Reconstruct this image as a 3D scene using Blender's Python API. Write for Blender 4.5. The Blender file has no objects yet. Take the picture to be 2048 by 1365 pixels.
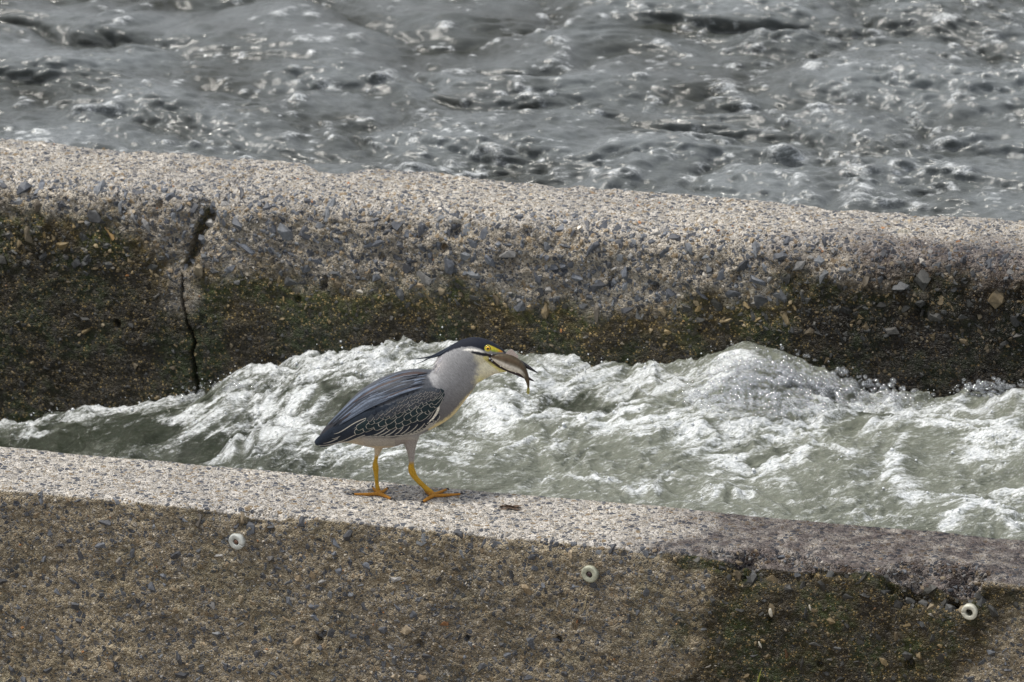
import bpy, bmesh, math, random
import numpy as np
from mathutils import Vector, Matrix
from mathutils.bvhtree import BVHTree

random.seed(7)
rng = np.random.default_rng(11)
SC = bpy.context.scene
COL = SC.collection

# ------------------------------------------------------------------ camera
YAW = math.radians(14.2)          # the walls run along world X; the camera looks a little across them
PITCH = math.radians(20.0)
DIST = 15.0
CA, SA = math.cos(YAW), math.sin(YAW)
CP, SP = math.cos(PITCH), math.sin(PITCH)
RGT = np.array([CA, SA, 0.0])
FWD = np.array([-SA, CA, 0.0])
UPV = np.array([0.0, 0.0, 1.0])


def ray(px, py):
    """direction through a point of the 2048 x 1365 photograph (metres at DIST)"""
    x = (px - 1024.0) / 1000.0 / DIST
    y = (682.5 - py) / 1000.0 / DIST
    return RGT * x + FWD * (CP + y * SP) + UPV * (-SP + y * CP)


CAM = -ray(815.0, 988.0) * DIST   # world origin: the wall top between the bird's feet


def on_z(px, py, z=0.0):
    d = ray(px, py)
    return CAM + d * ((z - CAM[2]) / d[2])


def on_y(px, py, y):
    d = ray(px, py)
    return CAM + d * ((y - CAM[1]) / d[1])


cam_data = bpy.data.cameras.new("camera")
cam = bpy.data.objects.new("camera", cam_data)
COL.objects.link(cam)
cam.location = CAM
cam.rotation_euler = (math.pi / 2 - PITCH, 0, YAW)
cam_data.sensor_width = 36.0
cam_data.lens = 36.0 * DIST / 2.048
cam_data.clip_start = 0.5
cam_data.clip_end = 600.0
cam_data.dof.use_dof = True
cam_data.dof.focus_distance = DIST
cam_data.dof.aperture_fstop = 7.5
SC.camera = cam

# ------------------------------------------------------------------ sky and sun
SUN_R, SUN_F, SUN_U = -0.40, -0.05, 0.88     # towards the sun: camera-right, away from camera, up
sd = RGT * SUN_R + FWD * SUN_F + UPV * SUN_U
sd = sd / np.linalg.norm(sd)
world = bpy.data.worlds.new("World")
SC.world = world
world.use_nodes = True
wn = world.node_tree
wn.nodes.clear()
sky = wn.nodes.new("ShaderNodeTexSky")
sky.sky_type = 'NISHITA'
sky.sun_disc = False
sky.sun_elevation = math.asin(sd[2])
sky.sun_rotation = math.atan2(sd[0], sd[1])
sky.dust_density = 4.0
sky.air_density = 1.0
hs = wn.nodes.new("ShaderNodeHueSaturation")
hs.inputs["Saturation"].default_value = 0.55
bg = wn.nodes.new("ShaderNodeBackground")
bg.inputs["Strength"].default_value = 0.11
wo = wn.nodes.new("ShaderNodeOutputWorld")
wn.links.new(sky.outputs[0], hs.inputs["Color"])
# thin broken cloud over the whole dome
wtc = wn.nodes.new("ShaderNodeTexCoord")
wnz = wn.nodes.new("ShaderNodeTexNoise")
wnz.inputs["Scale"].default_value = 3.0
wnz.inputs["Detail"].default_value = 5.0
wmr = wn.nodes.new("ShaderNodeMapRange")
wmr.inputs[1].default_value, wmr.inputs[2].default_value, wmr.inputs[3].default_value, wmr.inputs[4].default_value = 0.35, 0.65, 0.45, 0.95
wmx = wn.nodes.new("ShaderNodeMix")
wmx.data_type = 'RGBA'
wmx.inputs[7].default_value = (7.2, 7.4, 7.8, 1)
wn.links.new(wtc.outputs["Generated"], wnz.inputs["Vector"])
wn.links.new(wnz.outputs[0], wmr.inputs[0])
wn.links.new(wmr.outputs[0], wmx.inputs[0])
wn.links.new(hs.outputs[0], wmx.inputs[6])
wn.links.new(wmx.outputs[2], bg.inputs["Color"])
wn.links.new(bg.outputs[0], wo.inputs["Surface"])
sun_data = bpy.data.lights.new("sun", 'SUN')
sun_data.energy = 3.1
sun_data.angle = math.radians(6.0)
sun_data.color = (1.0, 0.95, 0.87)
sun = bpy.data.objects.new("sun", sun_data)
COL.objects.link(sun)
sun.rotation_euler = Vector(sd).to_track_quat('Z', 'Y').to_euler()
sun.location = (0, 0, 8)
SC.view_settings.view_transform = 'Standard'
SC.view_settings.look = 'None'
SC.view_settings.exposure = 0.12
SC.view_settings.gamma = 1.0
SC.view_settings.use_curve_mapping = False
SC.cycles.max_bounces = 8
SC.cycles.transparent_max_bounces = 12
SC.cycles.caustics_reflective = False
SC.cycles.caustics_refractive = False

# ------------------------------------------------------------------ small helpers
_PERM = np.random.default_rng(3).permutation(256)
_PERM = np.concatenate([_PERM, _PERM, _PERM])
_G = np.random.default_rng(4).normal(size=(256, 3))
_G /= np.linalg.norm(_G, axis=1)[:, None]


def perlin(x, y, z=0.0):
    x, y, z = np.broadcast_arrays(np.asarray(x, float), np.asarray(y, float), np.asarray(z, float))
    xi, yi, zi = np.floor(x).astype(int), np.floor(y).astype(int), np.floor(z).astype(int)
    xf, yf, zf = x - xi, y - yi, z - zi
    xi &= 255; yi &= 255; zi &= 255
    u, v, w = [t * t * t * (t * (t * 6 - 15) + 10) for t in (xf, yf, zf)]

    def g(a, b, c):
        h = _PERM[_PERM[_PERM[xi + a] + yi + b] + zi + c]
        q = _G[h]
        return q[..., 0] * (xf - a) + q[..., 1] * (yf - b) + q[..., 2] * (zf - c)
    x1 = g(0, 0, 0) * (1 - u) + g(1, 0, 0) * u
    x2 = g(0, 1, 0) * (1 - u) + g(1, 1, 0) * u
    x3 = g(0, 0, 1) * (1 - u) + g(1, 0, 1) * u
    x4 = g(0, 1, 1) * (1 - u) + g(1, 1, 1) * u
    return 1.6 * ((x1 * (1 - v) + x2 * v) * (1 - w) + (x3 * (1 - v) + x4 * v) * w)


def fbm(x, y, z=0.0, o=4, g=0.5):
    t, a = 0.0, 1.0
    for i in range(o):
        t = t + a * perlin(np.asarray(x) * 2 ** i + 17 * i, np.asarray(y) * 2 ** i + 5 * i, np.asarray(z) * 2 ** i + 9 * i)
        a *= g
    return t


def sstep(a, b, x):
    t = np.clip((x - a) / (b - a), 0, 1)
    return t * t * (3 - 2 * t)


def smooth1(xs, ys, x):
    """interpolation through control points with a soft (cosine) blend"""
    xs, ys = np.asarray(xs, float), np.asarray(ys, float)
    i = np.clip(np.searchsorted(xs, x) - 1, 0, len(xs) - 2)
    t = np.clip((x - xs[i]) / (xs[i + 1] - xs[i]), 0, 1)
    t = 0.5 * t + 0.5 * t * t * (3 - 2 * t)
    return ys[i] * (1 - t) + ys[i + 1] * t


def tag(o, label=None, cat=None, group=None, kind=None):
    for k, v in (("label", label), ("category", cat), ("group", group), ("kind", kind)):
        if v:
            o[k] = v
    return o


def new_obj(name, me, mats=(), parent=None):
    o = bpy.data.objects.new(name, me)
    COL.objects.link(o)
    if me is not None:
        for m in ([mats] if isinstance(mats, bpy.types.Material) else mats):
            me.materials.append(m)
    if parent is not None:
        o.parent = parent
    return o


def mesh_np(name, verts, faces, smooth=True):
    """verts (n,3); faces (m,k) all of one size"""
    verts = np.ascontiguousarray(verts, dtype=np.float32)
    faces = np.ascontiguousarray(faces, dtype=np.int32)
    m, k = faces.shape
    me = bpy.data.meshes.new(name)
    me.vertices.add(len(verts))
    me.vertices.foreach_set("co", verts.ravel())
    me.loops.add(m * k)
    me.loops.foreach_set("vertex_index", faces.ravel())
    me.polygons.add(m)
    me.polygons.foreach_set("loop_start", np.arange(0, m * k, k, dtype=np.int32))
    me.polygons.foreach_set("use_smooth", np.full(m, smooth, dtype=bool))
    me.update(calc_edges=True)
    me.validate()
    return me


def add_attr(me, name, rgba):
    a = me.attributes.new(name, 'FLOAT_COLOR', 'POINT')
    rgba = np.asarray(rgba, dtype=np.float32)
    if rgba.shape[1] == 3:
        rgba = np.concatenate([rgba, np.ones((len(rgba), 1), np.float32)], 1)
    a.data.foreach_set("color", np.ascontiguousarray(rgba).ravel())


def grid_faces(n, m):
    i = np.arange(n - 1)[:, None] * m + np.arange(m - 1)[None, :]
    return np.stack([i, i + m, i + m + 1, i + 1], -1).reshape(-1, 4)


def lines(a, b, step, far_a, far_b, grow=1.18):
    """sample positions: fine between a and b, ever coarser out to far_a / far_b"""
    mid = np.arange(a, b, step)
    out, s, x = [], step, mid[-1]
    while x < far_b:
        s *= grow; x += s; out.append(x)
    pre, s, x = [], step, mid[0]
    while x > far_a:
        s *= grow; x -= s; pre.append(x)
    return np.concatenate([np.array(pre[::-1]), mid, np.array(out)])


def polyline_dist(pts, X, Y):
    """distance of every (X,Y) to a polyline, and the position along it (0..1)"""
    best = np.full(X.shape, 1e9); along = np.zeros(X.shape)
    n = len(pts) - 1
    for i in range(n):
        ax, ay = pts[i]; bx, by = pts[i + 1]
        dx, dy = bx - ax, by - ay
        t = np.clip(((X - ax) * dx + (Y - ay) * dy) / (dx * dx + dy * dy + 1e-12), 0, 1)
        d = np.hypot(X - ax - t * dx, Y - ay - t * dy)
        k = d < best
        best[k] = d[k]; along[k] = ((i + t) / n)[k]
    return best, along


# ------------------------------------------------------------------ material helpers
class NT:
    def __init__(self, name):
        self.m = bpy.data.materials.new(name)
        self.m.use_nodes = True
        self.t = self.m.node_tree
        self.t.nodes.clear()
        self.out = self.t.nodes.new("ShaderNodeOutputMaterial")

    def n(self, typ, **kw):
        nd = self.t.nodes.new("ShaderNode" + typ)
        for k, v in kw.items():
            setattr(nd, k, v)
        return nd

    def put(self, sock, v):
        if v is None:
            return
        if isinstance(v, bpy.types.NodeSocket):
            self.t.links.new(v, sock)
        elif isinstance(v, (tuple, list)) and len(v) == 3 and sock.type == 'RGBA':
            sock.default_value = (*v, 1)
        else:
            sock.default_value = v

    def math(self, op, a, b=None, clamp=False):
        nd = self.n("Math", operation=op, use_clamp=clamp)
        self.put(nd.inputs[0], a)
        self.put(nd.inputs[1], b)
        return nd.outputs[0]

    def mix(self, f, a, b, mode='MIX'):
        nd = self.n("Mix", data_type='RGBA', blend_type=mode)
        self.put(nd.inputs[0], f); self.put(nd.inputs[6], a); self.put(nd.inputs[7], b)
        return nd.outputs[2]

    def ramp(self, f, stops, interp='LINEAR'):
        nd = self.n("ValToRGB")
        r = nd.color_ramp
        r.interpolation = interp
        while len(r.elements) > 1:
            r.elements.remove(r.elements[-1])
        for i, (p, c) in enumerate(stops):
            e = r.elements[0] if i == 0 else r.elements.new(p)
            e.position = p
            e.color = (*c, 1) if isinstance(c, (tuple, list)) else (c, c, c, 1)
        self.put(nd.inputs[0], f)
        return nd.outputs[0]

    def maprange(self, v, a, b, c=0.0, d=1.0, smooth=True):
        nd = self.n("MapRange", interpolation_type='SMOOTHSTEP' if smooth else 'LINEAR')
        self.put(nd.inputs[0], v)
        for i, q in enumerate((a, b, c, d)):
            self.put(nd.inputs[1 + i], q)
        return nd.outputs[0]

    def coords(self, scale=(1, 1, 1), rot=(0, 0, 0)):
        tc = self.n("TexCoord")
        mp = self.n("Mapping")
        mp.inputs["Scale"].default_value = scale
        mp.inputs["Rotation"].default_value = rot
        self.t.links.new(tc.outputs["Object"], mp.inputs[0])
        return mp.outputs[0]

    def noise(self, vec, scale, detail=3.0, rough=0.55):
        nd = self.n("TexNoise")
        self.put(nd.inputs["Vector"], vec)
        nd.inputs["Scale"].default_value = scale
        nd.inputs["Detail"].default_value = detail
        nd.inputs["Roughness"].default_value = rough
        return nd.outputs[0]

    def voro(self, vec, scale, feature='F1', rnd=1.0):
        nd = self.n("TexVoronoi", feature=feature)
        self.put(nd.inputs["Vector"], vec)
        nd.inputs["Scale"].default_value = scale
        nd.inputs["Randomness"].default_value = rnd
        return nd

    def attr(self, name):
        nd = self.n("Attribute", attribute_name=name)
        return nd

    def sep(self, c):
        nd = self.n("SeparateColor")
        self.put(nd.inputs[0], c)
        return nd.outputs

    def bump(self, h, strength, dist, normal=None):
        nd = self.n("Bump")
        nd.inputs["Strength"].default_value = strength
        nd.inputs["Distance"].default_value = dist
        self.put(nd.inputs["Height"], h)
        if normal is not None:
            self.put(nd.inputs["Normal"], normal)
        return nd.outputs[0]

    def bsdf(self, col, rough=0.6, spec=0.5, normal=None, **kw):
        b = self.n("BsdfPrincipled")
        self.put(b.inputs["Base Color"], col)
        self.put(b.inputs["Roughness"], rough)
        self.put(b.inputs["Specular IOR Level"], spec)
        if normal is not None:
            self.put(b.inputs["Normal"], normal)
        for k, v in kw.items():
            self.put(b.inputs[k.replace("_", " ")], v)
        return b.outputs[0]

    def done(self, sh):
        self.t.links.new(sh, self.out.inputs["Surface"])
        return self.m


def plain(name, col, rough=0.5, spec=0.5, grain=0.12, scale=300.0, bump=0.15):
    t = NT(name)
    v = t.coords()
    nz = t.noise(v, scale, 4)
    c = t.mix(1.0, col, t.ramp(nz, [(0.25, 1 - 2 * grain), (0.75, 1 + 2 * grain)]), 'MULTIPLY')
    return t.done(t.bsdf(c, rough, spec, t.bump(nz, bump, 0.001)))


def concrete_material():
    """exposed aggregate concrete. zone: R algae film, G wet stain, B clean weathered cement, A depth of growth"""
    t = NT("concrete")
    v = t.coords()
    at = t.attr("zone")
    r, g, b = t.sep(at.outputs["Color"])[:3]
    dk = at.outputs["Alpha"]
    big = t.noise(v, 9.0, 4)
    mid = t.noise(v, 60.0, 4)
    fine = t.noise(v, 420.0, 3)
    v1 = t.voro(v, 95.0)
    v1e = t.voro(v, 95.0, 'DISTANCE_TO_EDGE').outputs["Distance"]
    v2 = t.voro(v, 210.0)
    v2e = t.voro(v, 210.0, 'DISTANCE_TO_EDGE').outputs["Distance"]
    r1 = t.sep(v1.outputs["Color"])
    r2 = t.sep(v2.outputs["Color"])
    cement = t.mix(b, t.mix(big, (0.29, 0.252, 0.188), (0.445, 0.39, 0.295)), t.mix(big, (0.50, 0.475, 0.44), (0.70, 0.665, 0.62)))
    patch = t.noise(v, 3.6, 5, 0.6)
    cement = t.mix(t.math('SUBTRACT', 1.0, t.math('MULTIPLY', b, 0.7)), cement, t.mix(1.0, cement, t.ramp(patch, [(0.36, (0.60, 0.60, 0.62)), (0.62, (1.30, 1.26, 1.18))]), 'MULTIPLY'))
    cement = t.mix(1.0, cement, t.ramp(mid, [(0.3, 0.60), (0.7, 1.35)]), 'MULTIPLY')
    cement = t.mix(0.7, cement, t.ramp(fine, [(0.32, 0.40), (0.68, 1.45)]), 'MULTIPLY')
    grit_c = t.ramp(r2[0], [(0.0, (0.10, 0.10, 0.105)), (0.22, (0.21, 0.17, 0.115)), (0.45, (0.34, 0.275, 0.19)),
                            (0.62, (0.17, 0.165, 0.165)), (0.80, (0.33, 0.30, 0.25)), (0.93, (0.62, 0.56, 0.47))], 'CONSTANT')
    grit_f = t.math('MULTIPLY', t.maprange(v2e, 0.04, 0.16), t.maprange(r2[1], 0.40, 0.46))
    c = t.mix(grit_f, cement, grit_c)
    st_c = t.ramp(r1[0], [(0.0, (0.085, 0.093, 0.112)), (0.35, (0.13, 0.14, 0.16)), (0.55, (0.21, 0.20, 0.19)),
                          (0.72, (0.28, 0.215, 0.14)), (0.88, (0.36, 0.33, 0.29))], 'CONSTANT')
    st_f = t.math('MULTIPLY', t.maprange(v1e, 0.05, 0.15), t.maprange(r1[1], 0.60, 0.63))
    c = t.mix(st_f, c, st_c)
    # algae film: brown-gold high up, olive then blackish green further down
    alg = t.mix(dk, t.mix(t.maprange(big, 0.40, 0.62), (0.070, 0.051, 0.016), (0.044, 0.054, 0.010)),
                t.mix(t.maprange(big, 0.42, 0.6), (0.022, 0.018, 0.008), (0.020, 0.031, 0.008)))
    alg = t.mix(1.0, alg, t.ramp(mid, [(0.34, 0.35), (0.66, 1.9)]), 'MULTIPLY')
    speck = t.math('MULTIPLY', t.maprange(r2[2], 0.78, 0.81), t.maprange(v2e, 0.10, 0.22))
    alg = t.mix(t.math('MULTIPLY', speck, t.math('SUBTRACT', 1.0, t.math('MULTIPLY', dk, 0.45))), alg, (0.50, 0.36, 0.14))
    af = t.math('ADD', r, t.math('MULTIPLY', t.math('SUBTRACT', mid, 0.5), t.math('MULTIPLY', r, 1.2)), True)
    c = t.mix(t.math('MULTIPLY', af, 0.95), c, alg)
    wetc = t.mix(1.0, c, (0.26, 0.235, 0.25), 'MULTIPLY')
    c = t.mix(g, c, wetc)
    h = t.math('ADD', t.math('MULTIPLY', t.maprange(v1e, 0.0, 0.2), 0.6), t.math('MULTIPLY', t.maprange(v2e, 0.0, 0.25), 0.5))
    h = t.math('ADD', h, t.math('MULTIPLY', fine, 0.8))
    nrm = t.bump(h, 0.9, 0.0045)
    rough = t.math('SUBTRACT', 0.86, t.math('MULTIPLY', t.math('MAXIMUM', g, t.math('MULTIPLY', r, 0.7)), 0.46))
    return t.done(t.bsdf(c, rough, 0.32, nrm))


def stone_material(name, per_object):
    t = NT(name)
    v = t.coords()
    if per_object:
        col = t.n("ObjectInfo").outputs["Color"]
        v = t.coords((0.012, 0.012, 0.012))
        sc = 1.0
    else:
        col = t.attr("tint").outputs["Color"]
        sc = 1.0
    nz = t.noise(v, 160.0 * sc, 4, 0.6)
    nz2 = t.noise(v, 700.0 * sc, 2, 0.6)
    c = t.mix(1.0, col, t.ramp(nz, [(0.28, 0.62), (0.72, 1.36)]), 'MULTIPLY')
    c = t.mix(0.5, c, t.ramp(nz2, [(0.3, 0.6), (0.7, 1.35)]), 'MULTIPLY')
    return t.done(t.bsdf(c, t.ramp(nz, [(0.3, 0.42), (0.7, 0.72)]), 0.38, t.bump(nz2, 0.4, 0.001)))


def water_material(name, foam_scale, dark, light, ripple, edge, spec, rough, sn):
    """attr flow: R foam cover, G paler water body (channel: trapped air; river: wave domes)"""
    t = NT(name)
    v = t.coords()
    r, g, b = t.sep(t.attr("flow").outputs["Color"])[:3]
    vst = t.coords((2.2, 0.62, 1.0), (0, 0, math.radians(28)))
    vst.node.vector_type = 'TEXTURE'
    n1 = t.noise(vst, sn, 5, 0.62)
    n2 = t.noise(vst, 230.0, 3, 0.6)
    vo = t.voro(v, foam_scale).outputs["Distance"]
    vs = t.voro(v, foam_scale * 2.1).outputs["Distance"]
    body = t.mix(g, dark, light)
    body = t.mix(0.6, body, t.ramp(n1, [(0.3, 0.7), (0.7, 1.3)]), 'MULTIPLY')
    wh = t.math('ADD', t.math('MULTIPLY', n2, 0.5), t.math('MULTIPLY', n1, 0.5))
    water = t.bsdf(body, rough, spec, t.bump(wh, ripple, 0.010), IOR=1.333)
    fm = t.math('ADD', r, t.math('MULTIPLY', t.math('SUBTRACT', n1, 0.5), 1.5))
    fm = t.math('ADD', fm, t.math('MULTIPLY', t.math('SUBTRACT', n2, 0.5), 0.9))
    fm = t.math('SUBTRACT', fm, t.math('MULTIPLY', vo, 0.16))
    n3 = t.noise(v, 520.0, 2, 0.6)
    fm = t.math('ADD', fm, t.math('MULTIPLY', t.math('SUBTRACT', n3, 0.5), 0.7))
    f = t.maprange(fm, edge[0], edge[1])
    fh = t.math('ADD', t.math('MULTIPLY', vo, -1.0), t.math('MULTIPLY', vs, -0.6))
    fb = t.bump(fh, 0.4, 0.003, t.bump(n2, 0.35, 0.005))
    foam = t.bsdf(t.ramp(n2, [(0.34, (0.36, 0.385, 0.38)), (0.62, (0.74, 0.765, 0.79))]), 0.22, 0.5, fb)
    mx = t.n("MixShader")
    t.put(mx.inputs[0], t.math('MULTIPLY', f, 0.93))
    t.t.links.new(water, mx.inputs[1]); t.t.links.new(foam, mx.inputs[2])
    return t.done(mx.outputs[0])


def bubble_material():
    """thin soap-like film: mostly clear face on, bright where it turns away, with a little white"""
    t = NT("bubble_film")
    lw = t.n("LayerWeight")
    lw.inputs["Blend"].default_value = 0.35
    gl = t.n("BsdfGlossy")
    gl.inputs["Roughness"].default_value = 0.06
    gl.inputs["Color"].default_value = (0.95, 0.97, 1.0, 1)
    tr = t.n("BsdfTransparent")
    df = t.n("BsdfDiffuse")
    df.inputs["Color"].default_value = (0.75, 0.78, 0.80, 1)
    m1 = t.n("MixShader")
    t.put(m1.inputs[0], t.math('ADD', t.math('MULTIPLY', lw.outputs["Facing"], 0.62), 0.05, True))
    t.t.links.new(tr.outputs[0], m1.inputs[1]); t.t.links.new(gl.outputs[0], m1.inputs[2])
    m2 = t.n("MixShader")
    t.put(m2.inputs[0], t.math('MULTIPLY', lw.outputs["Facing"], 0.22))
    t.t.links.new(m1.outputs[0], m2.inputs[1]); t.t.links.new(df.outputs[0], m2.inputs[2])
    return t.done(m2.outputs[0])


def feather_body_material():
    t = NT("plumage")
    v = t.coords((1, 1, 1), (0, math.radians(-48), 0))
    mp = t.n("Mapping")
    t.t.links.new(v, mp.inputs[0])
    mp.inputs["Scale"].default_value = (1.0, 2.2, 5.0)
    nz = t.noise(mp.outputs[0], 130.0, 4, 0.6)
    nf = t.noise(mp.outputs[0], 420.0, 3, 0.6)
    col = t.attr("tint").outputs["Color"]
    c = t.mix(0.8, col, t.ramp(nz, [(0.3, 0.68), (0.7, 1.30)]), 'MULTIPLY')
    c = t.mix(0.6, c, t.ramp(nf, [(0.3, 0.7), (0.7, 1.3)]), 'MULTIPLY')
    return t.done(t.bsdf(c, 0.66, 0.2, t.bump(nf, 0.45, 0.0012)))


MAT_CONC = concrete_material()
MAT_STONE = stone_material("aggregate_stone", True)
MAT_GRAVEL = stone_material("aggregate_gravel", False)
MAT_RIVER = water_material("river_surface", 85.0, (0.024, 0.026, 0.020), (0.140, 0.155, 0.160), 0.30, (0.15, 1.25), 1.0, 0.14, 62.0)
MAT_CHAN = water_material("channel_surface", 150.0, (0.026, 0.032, 0.020), (0.168, 0.180, 0.145), 0.8, (0.14, 0.98), 0.7, 0.08, 88.0)
MAT_BUB = bubble_material()

# ------------------------------------------------------------------ ground and layout numbers
WALL_TOP = 0.0
NF = on_z(1024, 1074)[1]          # near wall, front face
NB = on_z(1024, 985)[1]           # near wall, back face
FV = on_z(1850, 806, -0.055)[1]   # far wall, front face at the waterline
FZ = on_y(1024, 448, FV)[2]       # far wall, height of its top
FB = on_z(1024, 362, FZ)[1]       # far wall, back edge
ULO, UHI = -1.40, 1.62            # finely modelled stretch
bed = mesh_np("ground", [(-90, -60, -0.95), (90, -60, -0.95), (90, 120, -0.95), (-90, 120, -0.95)], [[0, 1, 2, 3]])
tag(new_obj("ground", bed, plain("river_gravel", (0.17, 0.145, 0.11), 0.9, 0.3, 0.3, 20.0)), kind="structure")


def profile(points, radii, steps):
    """open polyline (v,z) with rounded corners, sampled; returns s, v, z, nv, nz"""
    P = [np.array(p, float) for p in points]
    dense = [P[0]]
    for i in range(1, len(P) - 1):
        a, b, c = P[i - 1], P[i], P[i + 1]
        r = radii[i - 1]
        d1, d2 = (a - b) / np.linalg.norm(a - b), (c - b) / np.linalg.norm(c - b)
        p0, p1 = b + d1 * r, b + d2 * r
        for t in np.linspace(0, 1, 24):
            dense.append((1 - t) ** 2 * p0 + 2 * t * (1 - t) * b + t * t * p1)
    dense.append(P[-1])
    D = np.array(dense)
    L = np.concatenate([[0], np.cumsum(np.linalg.norm(np.diff(D, axis=0), axis=1))])
    s = steps(L[-1])
    v, z = np.interp(s, L, D[:, 0]), np.interp(s, L, D[:, 1])
    ss = np.linspace(0, L[-1], 2400)
    vv, zz = np.interp(ss, L, D[:, 0]), np.interp(ss, L, D[:, 1])
    k = np.ones(9) / 9
    dv, dz = np.gradient(vv), np.gradient(zz)
    dv = np.convolve(np.pad(dv, 4, 'edge'), k, 'valid'); dz = np.convolve(np.pad(dz, 4, 'edge'), k, 'valid')
    ln = np.hypot(dv, dz)
    return s, L[-1], (ss, vv, zz, -dz / ln, dv / ln)


class Wall:
    def __init__(self, points, radii, disp, zone, fine_from):
        self.disp, self.zone = disp, zone
        self.s, self.L, self.tab = profile(points, radii, lambda L: np.concatenate([np.linspace(0, fine_from, 12)[:-1], np.arange(fine_from, L - 0.25, 0.0030), np.linspace(L - 0.25, L, 12)]))

    def pos(self, u, s):
        ss, vv, zz, nv, nz = self.tab
        u, s = np.broadcast_arrays(u, s)
        v, z = np.interp(s, ss, vv), np.interp(s, ss, zz)
        a, b = np.interp(s, ss, nv), np.interp(s, ss, nz)
        l = np.hypot(a, b); a, b = a / l, b / l
        d, ev, ez = self.disp(u, v, z, a, b)
        P = np.stack([u, v + a * d + ev, z + b * d + ez], -1)
        N = np.stack([np.zeros_like(a), a, b], -1)
        return P, N

    def build(self, name, label, uu):
        U, S = np.meshgrid(uu, self.s, indexing='ij')
        P, N = self.pos(U, S)
        me = mesh_np(name, P.reshape(-1, 3), grid_faces(len(uu), len(self.s))[:, ::-1])
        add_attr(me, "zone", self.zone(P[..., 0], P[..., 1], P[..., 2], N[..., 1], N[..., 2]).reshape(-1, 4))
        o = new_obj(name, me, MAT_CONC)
        tag(o, label, "wall", kind="thing")
        return o


UU = lines(ULO, UHI, 0.0030, -7.0, 7.0)


def rough_noise(u, v, z):
    return (0.0030 * fbm(u * 22, v * 22, z * 22, 3) + 0.0017 * fbm(u * 95 + 3, v * 95, z * 95, 2)
            + 0.0007 * perlin(u * 260, v * 260, z * 260))


# ---- near wall
CHIPS = []
for (px, py, w, d) in ((520, 1040, 0.055, 0.016), (596, 1046, 0.03, 0.007), (1460, 1118, 0.055, 0.020), (1545, 1126, 0.10, 0.030),
                       (1660, 1136, 0.05, 0.014), (1800, 1150, 0.05, 0.026), (1868, 1158, 0.095, 0.042), (1930, 1160, 0.05, 0.030),
                       (250, 998, 0.03, 0.006), (1010, 1072, 0.03, 0.005), (1290, 1100, 0.05, 0.008), (900, 1062, 0.04, 0.005)):
    CHIPS.append((on_z(px, py)[0], w, d))
HOLES = [(on_y(px, py, NF), r, d) for (px, py, r, d) in
         ((638, 1280, 0.0085, 0.024), (648, 1268, 0.006, 0.014), (680, 1300, 0.004, 0.012), (934, 1278, 0.0055, 0.016), (1118, 1280, 0.0065, 0.016), (700, 1296, 0.004, 0.01),
          (1160, 1248, 0.009, 0.010), (1150, 1256, 0.006, 0.008), (1820, 1330, 0.010, 0.016), (840, 1288, 0.008, 0.007), (540, 1062, 0.010, 0.012),
          (484, 1052, 0.011, 0.010), (1640, 1330, 0.006, 0.012), (1540, 1240, 0.006, 0.010), (1310, 1290, 0.005, 0.01))]


def near_disp(u, v, z, a, b):
    d = rough_noise(u, v, z) * np.where(b > 0.7, 0.45, 1.0)
    d = d + 0.003 * fbm(u * 5, v * 5, z * 5 + 3, 2)
    front = a < -0.5
    for c, r, dp in HOLES:
        q = np.hypot(u - c[0], (z - c[2]) * 0.8)
        d = d - front * dp * (1 - sstep(r * 0.45, r * 1.25, q))
    ev = np.zeros_like(d); ez = np.zeros_like(d)
    # edge line wanders a few millimetres; larger spalls on top of that
    ed = np.hypot(v - NF, z - WALL_TOP)
    wob = np.clip(fbm(u * 14, 0.5, 0.0, 4) * 0.006 + 0.002, 0, 0.02) * (1 - sstep(0.004, 0.03, ed))
    ev += wob; ez -= wob
    nz = fbm(u * 30, v * 30, z * 30, 3)
    for cu, w, dp in CHIPS:
        x = np.abs(u - cu) / w + 0.22 * nz
        f = (1 - sstep(0.45, 1.0, x)) * (1 - sstep(dp * 0.6, dp * 2.0, ed + 0.004 * nz))
        ev += f * dp * 0.55; ez -= f * dp * 0.8
        d = d + f * 0.004 * nz
    return d, ev, ez


MOSS_L = [(on_y(px, py, NF)[2], on_y(px, py, NF)[0]) for px, py in ((1330, 1110), (1420, 1150), (1425, 1215), (1375, 1290), (1350, 1365), (1340, 1500))][::-1]
MOSS_R = [(on_y(px, py, NF)[2], on_y(px, py, NF)[0]) for px, py in ((2120, 1170), (2030, 1220), (1975, 1290), (1930, 1330), (1900, 1365), (1860, 1500))][::-1]
WET0 = on_z(1215, 1040)[0]
WET1 = on_z(1480, 1075)[0]


def near_zone(u, v, z, a, b):
    n = fbm(u * 9, v * 9, z * 9, 4)
    n2 = fbm(u * 30 + 4, v * 30, z * 30, 3)
    lo = np.interp(z, [q[0] for q in MOSS_L], [q[1] for q in MOSS_L])
    hi = np.interp(z, [q[0] for q in MOSS_R], [q[1] for q in MOSS_R])
    face = 1 - sstep(-0.6, -0.2, a)
    face = np.maximum(face, 1 - sstep(0.0, 0.012, v - NF)) * (z < -0.0005)
    moss = sstep(-0.030, 0.025, u - lo + 0.05 * n) * (1 - sstep(-0.03, 0.03, u - hi + 0.04 * n)) * sstep(-0.003, -0.014, z + 0.006 * n2)
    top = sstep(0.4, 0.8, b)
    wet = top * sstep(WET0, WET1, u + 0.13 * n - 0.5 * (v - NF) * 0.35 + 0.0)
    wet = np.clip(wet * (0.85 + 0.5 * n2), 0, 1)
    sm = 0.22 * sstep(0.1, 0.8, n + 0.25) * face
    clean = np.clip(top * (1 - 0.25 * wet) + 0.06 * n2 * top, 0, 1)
    return np.stack([np.clip(moss * face * 0.92 + sm * (1 - moss), 0, 1), np.clip(wet + 0.25 * moss * face, 0, 1), clean, np.clip(0.80 * moss + 0.25 * n, 0, 1)], -1)


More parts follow.
